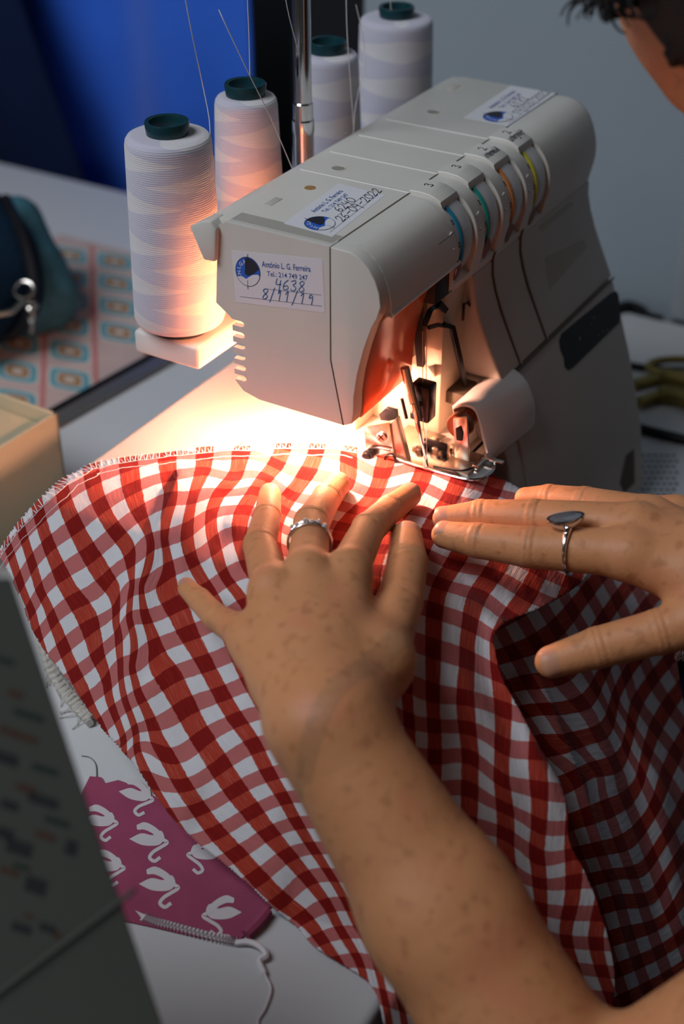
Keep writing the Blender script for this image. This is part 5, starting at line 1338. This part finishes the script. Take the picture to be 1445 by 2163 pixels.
MB().tube(crom([near(-30, 708, 1.0, 2.0), near(20, 706, 1.2, 2.5), near(58, 672, 2.2, 3.5), near(70, 600, 4.4, 4.2), near(52, 510, 7.0, 4.2), near(10, 420, 9.5, 3)], 8), 0.55, 8).build('zip', M_BLACK, pouch)
def torus(c, r, t, name, tilt=0.4):
    u = C_R; w = C_U * math.cos(tilt) + C_F * math.sin(tilt)
    return MB().tube([c + r * (u * math.cos(a) + w * math.sin(a)) for a in np.linspace(0, 2 * math.pi, 25)], t, 7).build(name, M_STEEL, pouch)
torus(near(50, 612, 4.4, 5.0), 0.80, 0.13, 'clasp_ring'); torus(near(66, 645, 3.4, 5.0), 0.5, 0.13, 'clasp_ring', 0.9)
MB().tube(crom([near(66, 655, 3.3, 5.0), near(66, 680, 2.6, 4.4), near(64, 705, 2.0, 3.6)], 5), [0.3] * 5 + [0.2] * 6, 8).build('clasp_swivel', M_STEEL, pouch)
MB().tube(crom([near(-10, 664, 3.6, 5.0), near(25, 657, 3.6, 5.0), near(48, 635, 4.0, 5.0)], 5), 0.25, 8).build('clasp_hook', M_STEEL, pouch)

# cobalt cloth and a dark sheet for its shaded left side, beyond the table, black bag beside them
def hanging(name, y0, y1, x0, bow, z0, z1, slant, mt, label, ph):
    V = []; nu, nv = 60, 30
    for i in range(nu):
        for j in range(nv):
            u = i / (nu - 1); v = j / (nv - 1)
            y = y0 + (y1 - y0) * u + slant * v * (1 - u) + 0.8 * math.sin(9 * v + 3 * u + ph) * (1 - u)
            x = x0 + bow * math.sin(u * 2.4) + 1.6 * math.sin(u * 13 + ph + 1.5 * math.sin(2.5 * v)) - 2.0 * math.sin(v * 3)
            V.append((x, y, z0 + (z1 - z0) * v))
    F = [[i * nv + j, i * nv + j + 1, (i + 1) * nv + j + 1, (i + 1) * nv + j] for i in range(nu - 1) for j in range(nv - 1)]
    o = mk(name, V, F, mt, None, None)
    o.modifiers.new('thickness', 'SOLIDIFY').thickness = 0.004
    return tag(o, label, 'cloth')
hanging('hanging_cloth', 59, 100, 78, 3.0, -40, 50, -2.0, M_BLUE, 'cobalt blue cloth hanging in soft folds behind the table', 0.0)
hanging('shade_sheet', 70, 128, 71, 4.0, -40, 50, 22.0, mat('shade_navy', (0.008, 0.016, 0.055), 0.95, var=0.4, scale=8, spec=0.1), 'dark navy sheet added for the shaded left of the cobalt cloth', 1.3)  # dark sheet added to draw the cobalt cloth's fall into shade
dk = Field([66, 26, -76], [112, 70, 60], 1.2)
dk.add((92, 45, -60), (92, 45, 34), 14, 13, 4); dk.add((90, 42, 20), (92, 46, 50), 9, 7, 3)
V, F = dk.mesh(); bg = mk('black_bag', V, F.tolist(), M_DARK, None, None)
tag(bg, 'black bag slumped in the dark gap between blue cloth and grey wall', 'bag')

# right of the machine: strap, brass shears, dotted cloth, cable
q = [Z(x, y, 0.25) for x, y in ((1325, 772), (1380, 780), (1450, 786), (1520, 792))]
cb = MB().tube(crom(q, 5), 0.35, 8).build('black_lead', M_BLACK); tag(cb, 'thick black lead lying across the table right of the machine', 'cable')
q = [Z(x, y, 0.25) for x, y in ((1300, 655), (1335, 648), (1365, 662), (1400, 672))]
cb = MB().tube(crom(q, 5), [0.6] * 5 + [0.5] * 5 + [0.25] * 6, 8).build('dark_lead', M_BLACK); tag(cb, 'short dark lead end by the foot of the grey wall', 'cable')
sh = thing('brass_shears', 'brass coloured shears lying right of the machine, half hidden by it', 'scissors', Z(1400, 830, 0))
M_BRASS = mat('old_brass', (0.26, 0.20, 0.06), 0.35, metal=0.8, var=0.4, scale=40)
MB().tube(crom([Z(x, y, .5) for x, y in ((1340, 812), (1400, 800), (1470, 815))], 6), [0.5] * 6 + [0.9] * 7, 8).build('blade', M_BRASS, sh)
MB().tube(crom([Z(x, y, .6) for x, y in ((1350, 850), (1395, 836), (1440, 842), (1480, 860))], 6), [0.5] * 6 + [0.8] * 13, 8).build('blade', M_BRASS, sh)
MB().tube([Z(1430 + 60 * math.cos(t), 775 + 16 * math.sin(t), 0.8) for t in np.linspace(0, 2 * math.pi, 30)], 0.35, 8).build('handle_loop', M_BRASS, sh)
cb = MB().tube(crom([Z(x, y, .3) for x, y in ((1350, 905), (1400, 918), (1450, 930), (1520, 945))], 6), 0.42, 8).build('black_strap', M_BLACK); tag(cb, 'flat black strap on the table below the brass shears', 'strap')
dc = MB().prism([tuple(Z(x, y, 0.1)[:2]) for x, y in ((1335, 950), (1445, 968), (1480, 1000), (1430, 1050), (1395, 1110), (1330, 1120))], 2, 0.02, 0.15).build('dotted_fabric', mat('pale_grey_cotton', (0.60, 0.63, 0.66), 0.9, var=0.06))
tag(dc, 'pale grey fabric with dark dots lying at the right of the machine', 'fabric')
for i in range(9):
    for j in range(11):
        x, y = 1345 + i * 13 + (j % 2) * 6, 962 + j * 12
        if x > 1430 - max(0, (y - 1040)) * 0.6: continue
        c = Z(x, y, 0.16)
        mk('printed_dot', [c + (0.16 * math.cos(t), 0.16 * math.sin(t), 0) for t in np.linspace(0, 2 * math.pi, 8, endpoint=False)], [list(range(8))], M_DARK, dc, None)
pp = MB().prism([tuple(Z(x, y, 0.2)[:2]) for x, y in ((1452, 990), (1530, 1000), (1530, 1120), (1395, 1120), (1415, 1060))], 2, 0.16, 0.3, 0.03).build('white_paper', mat('white_paper', (0.66, 0.68, 0.70), 0.7))
tag(pp, 'white paper sheet at the right edge behind the right hand', 'paper')
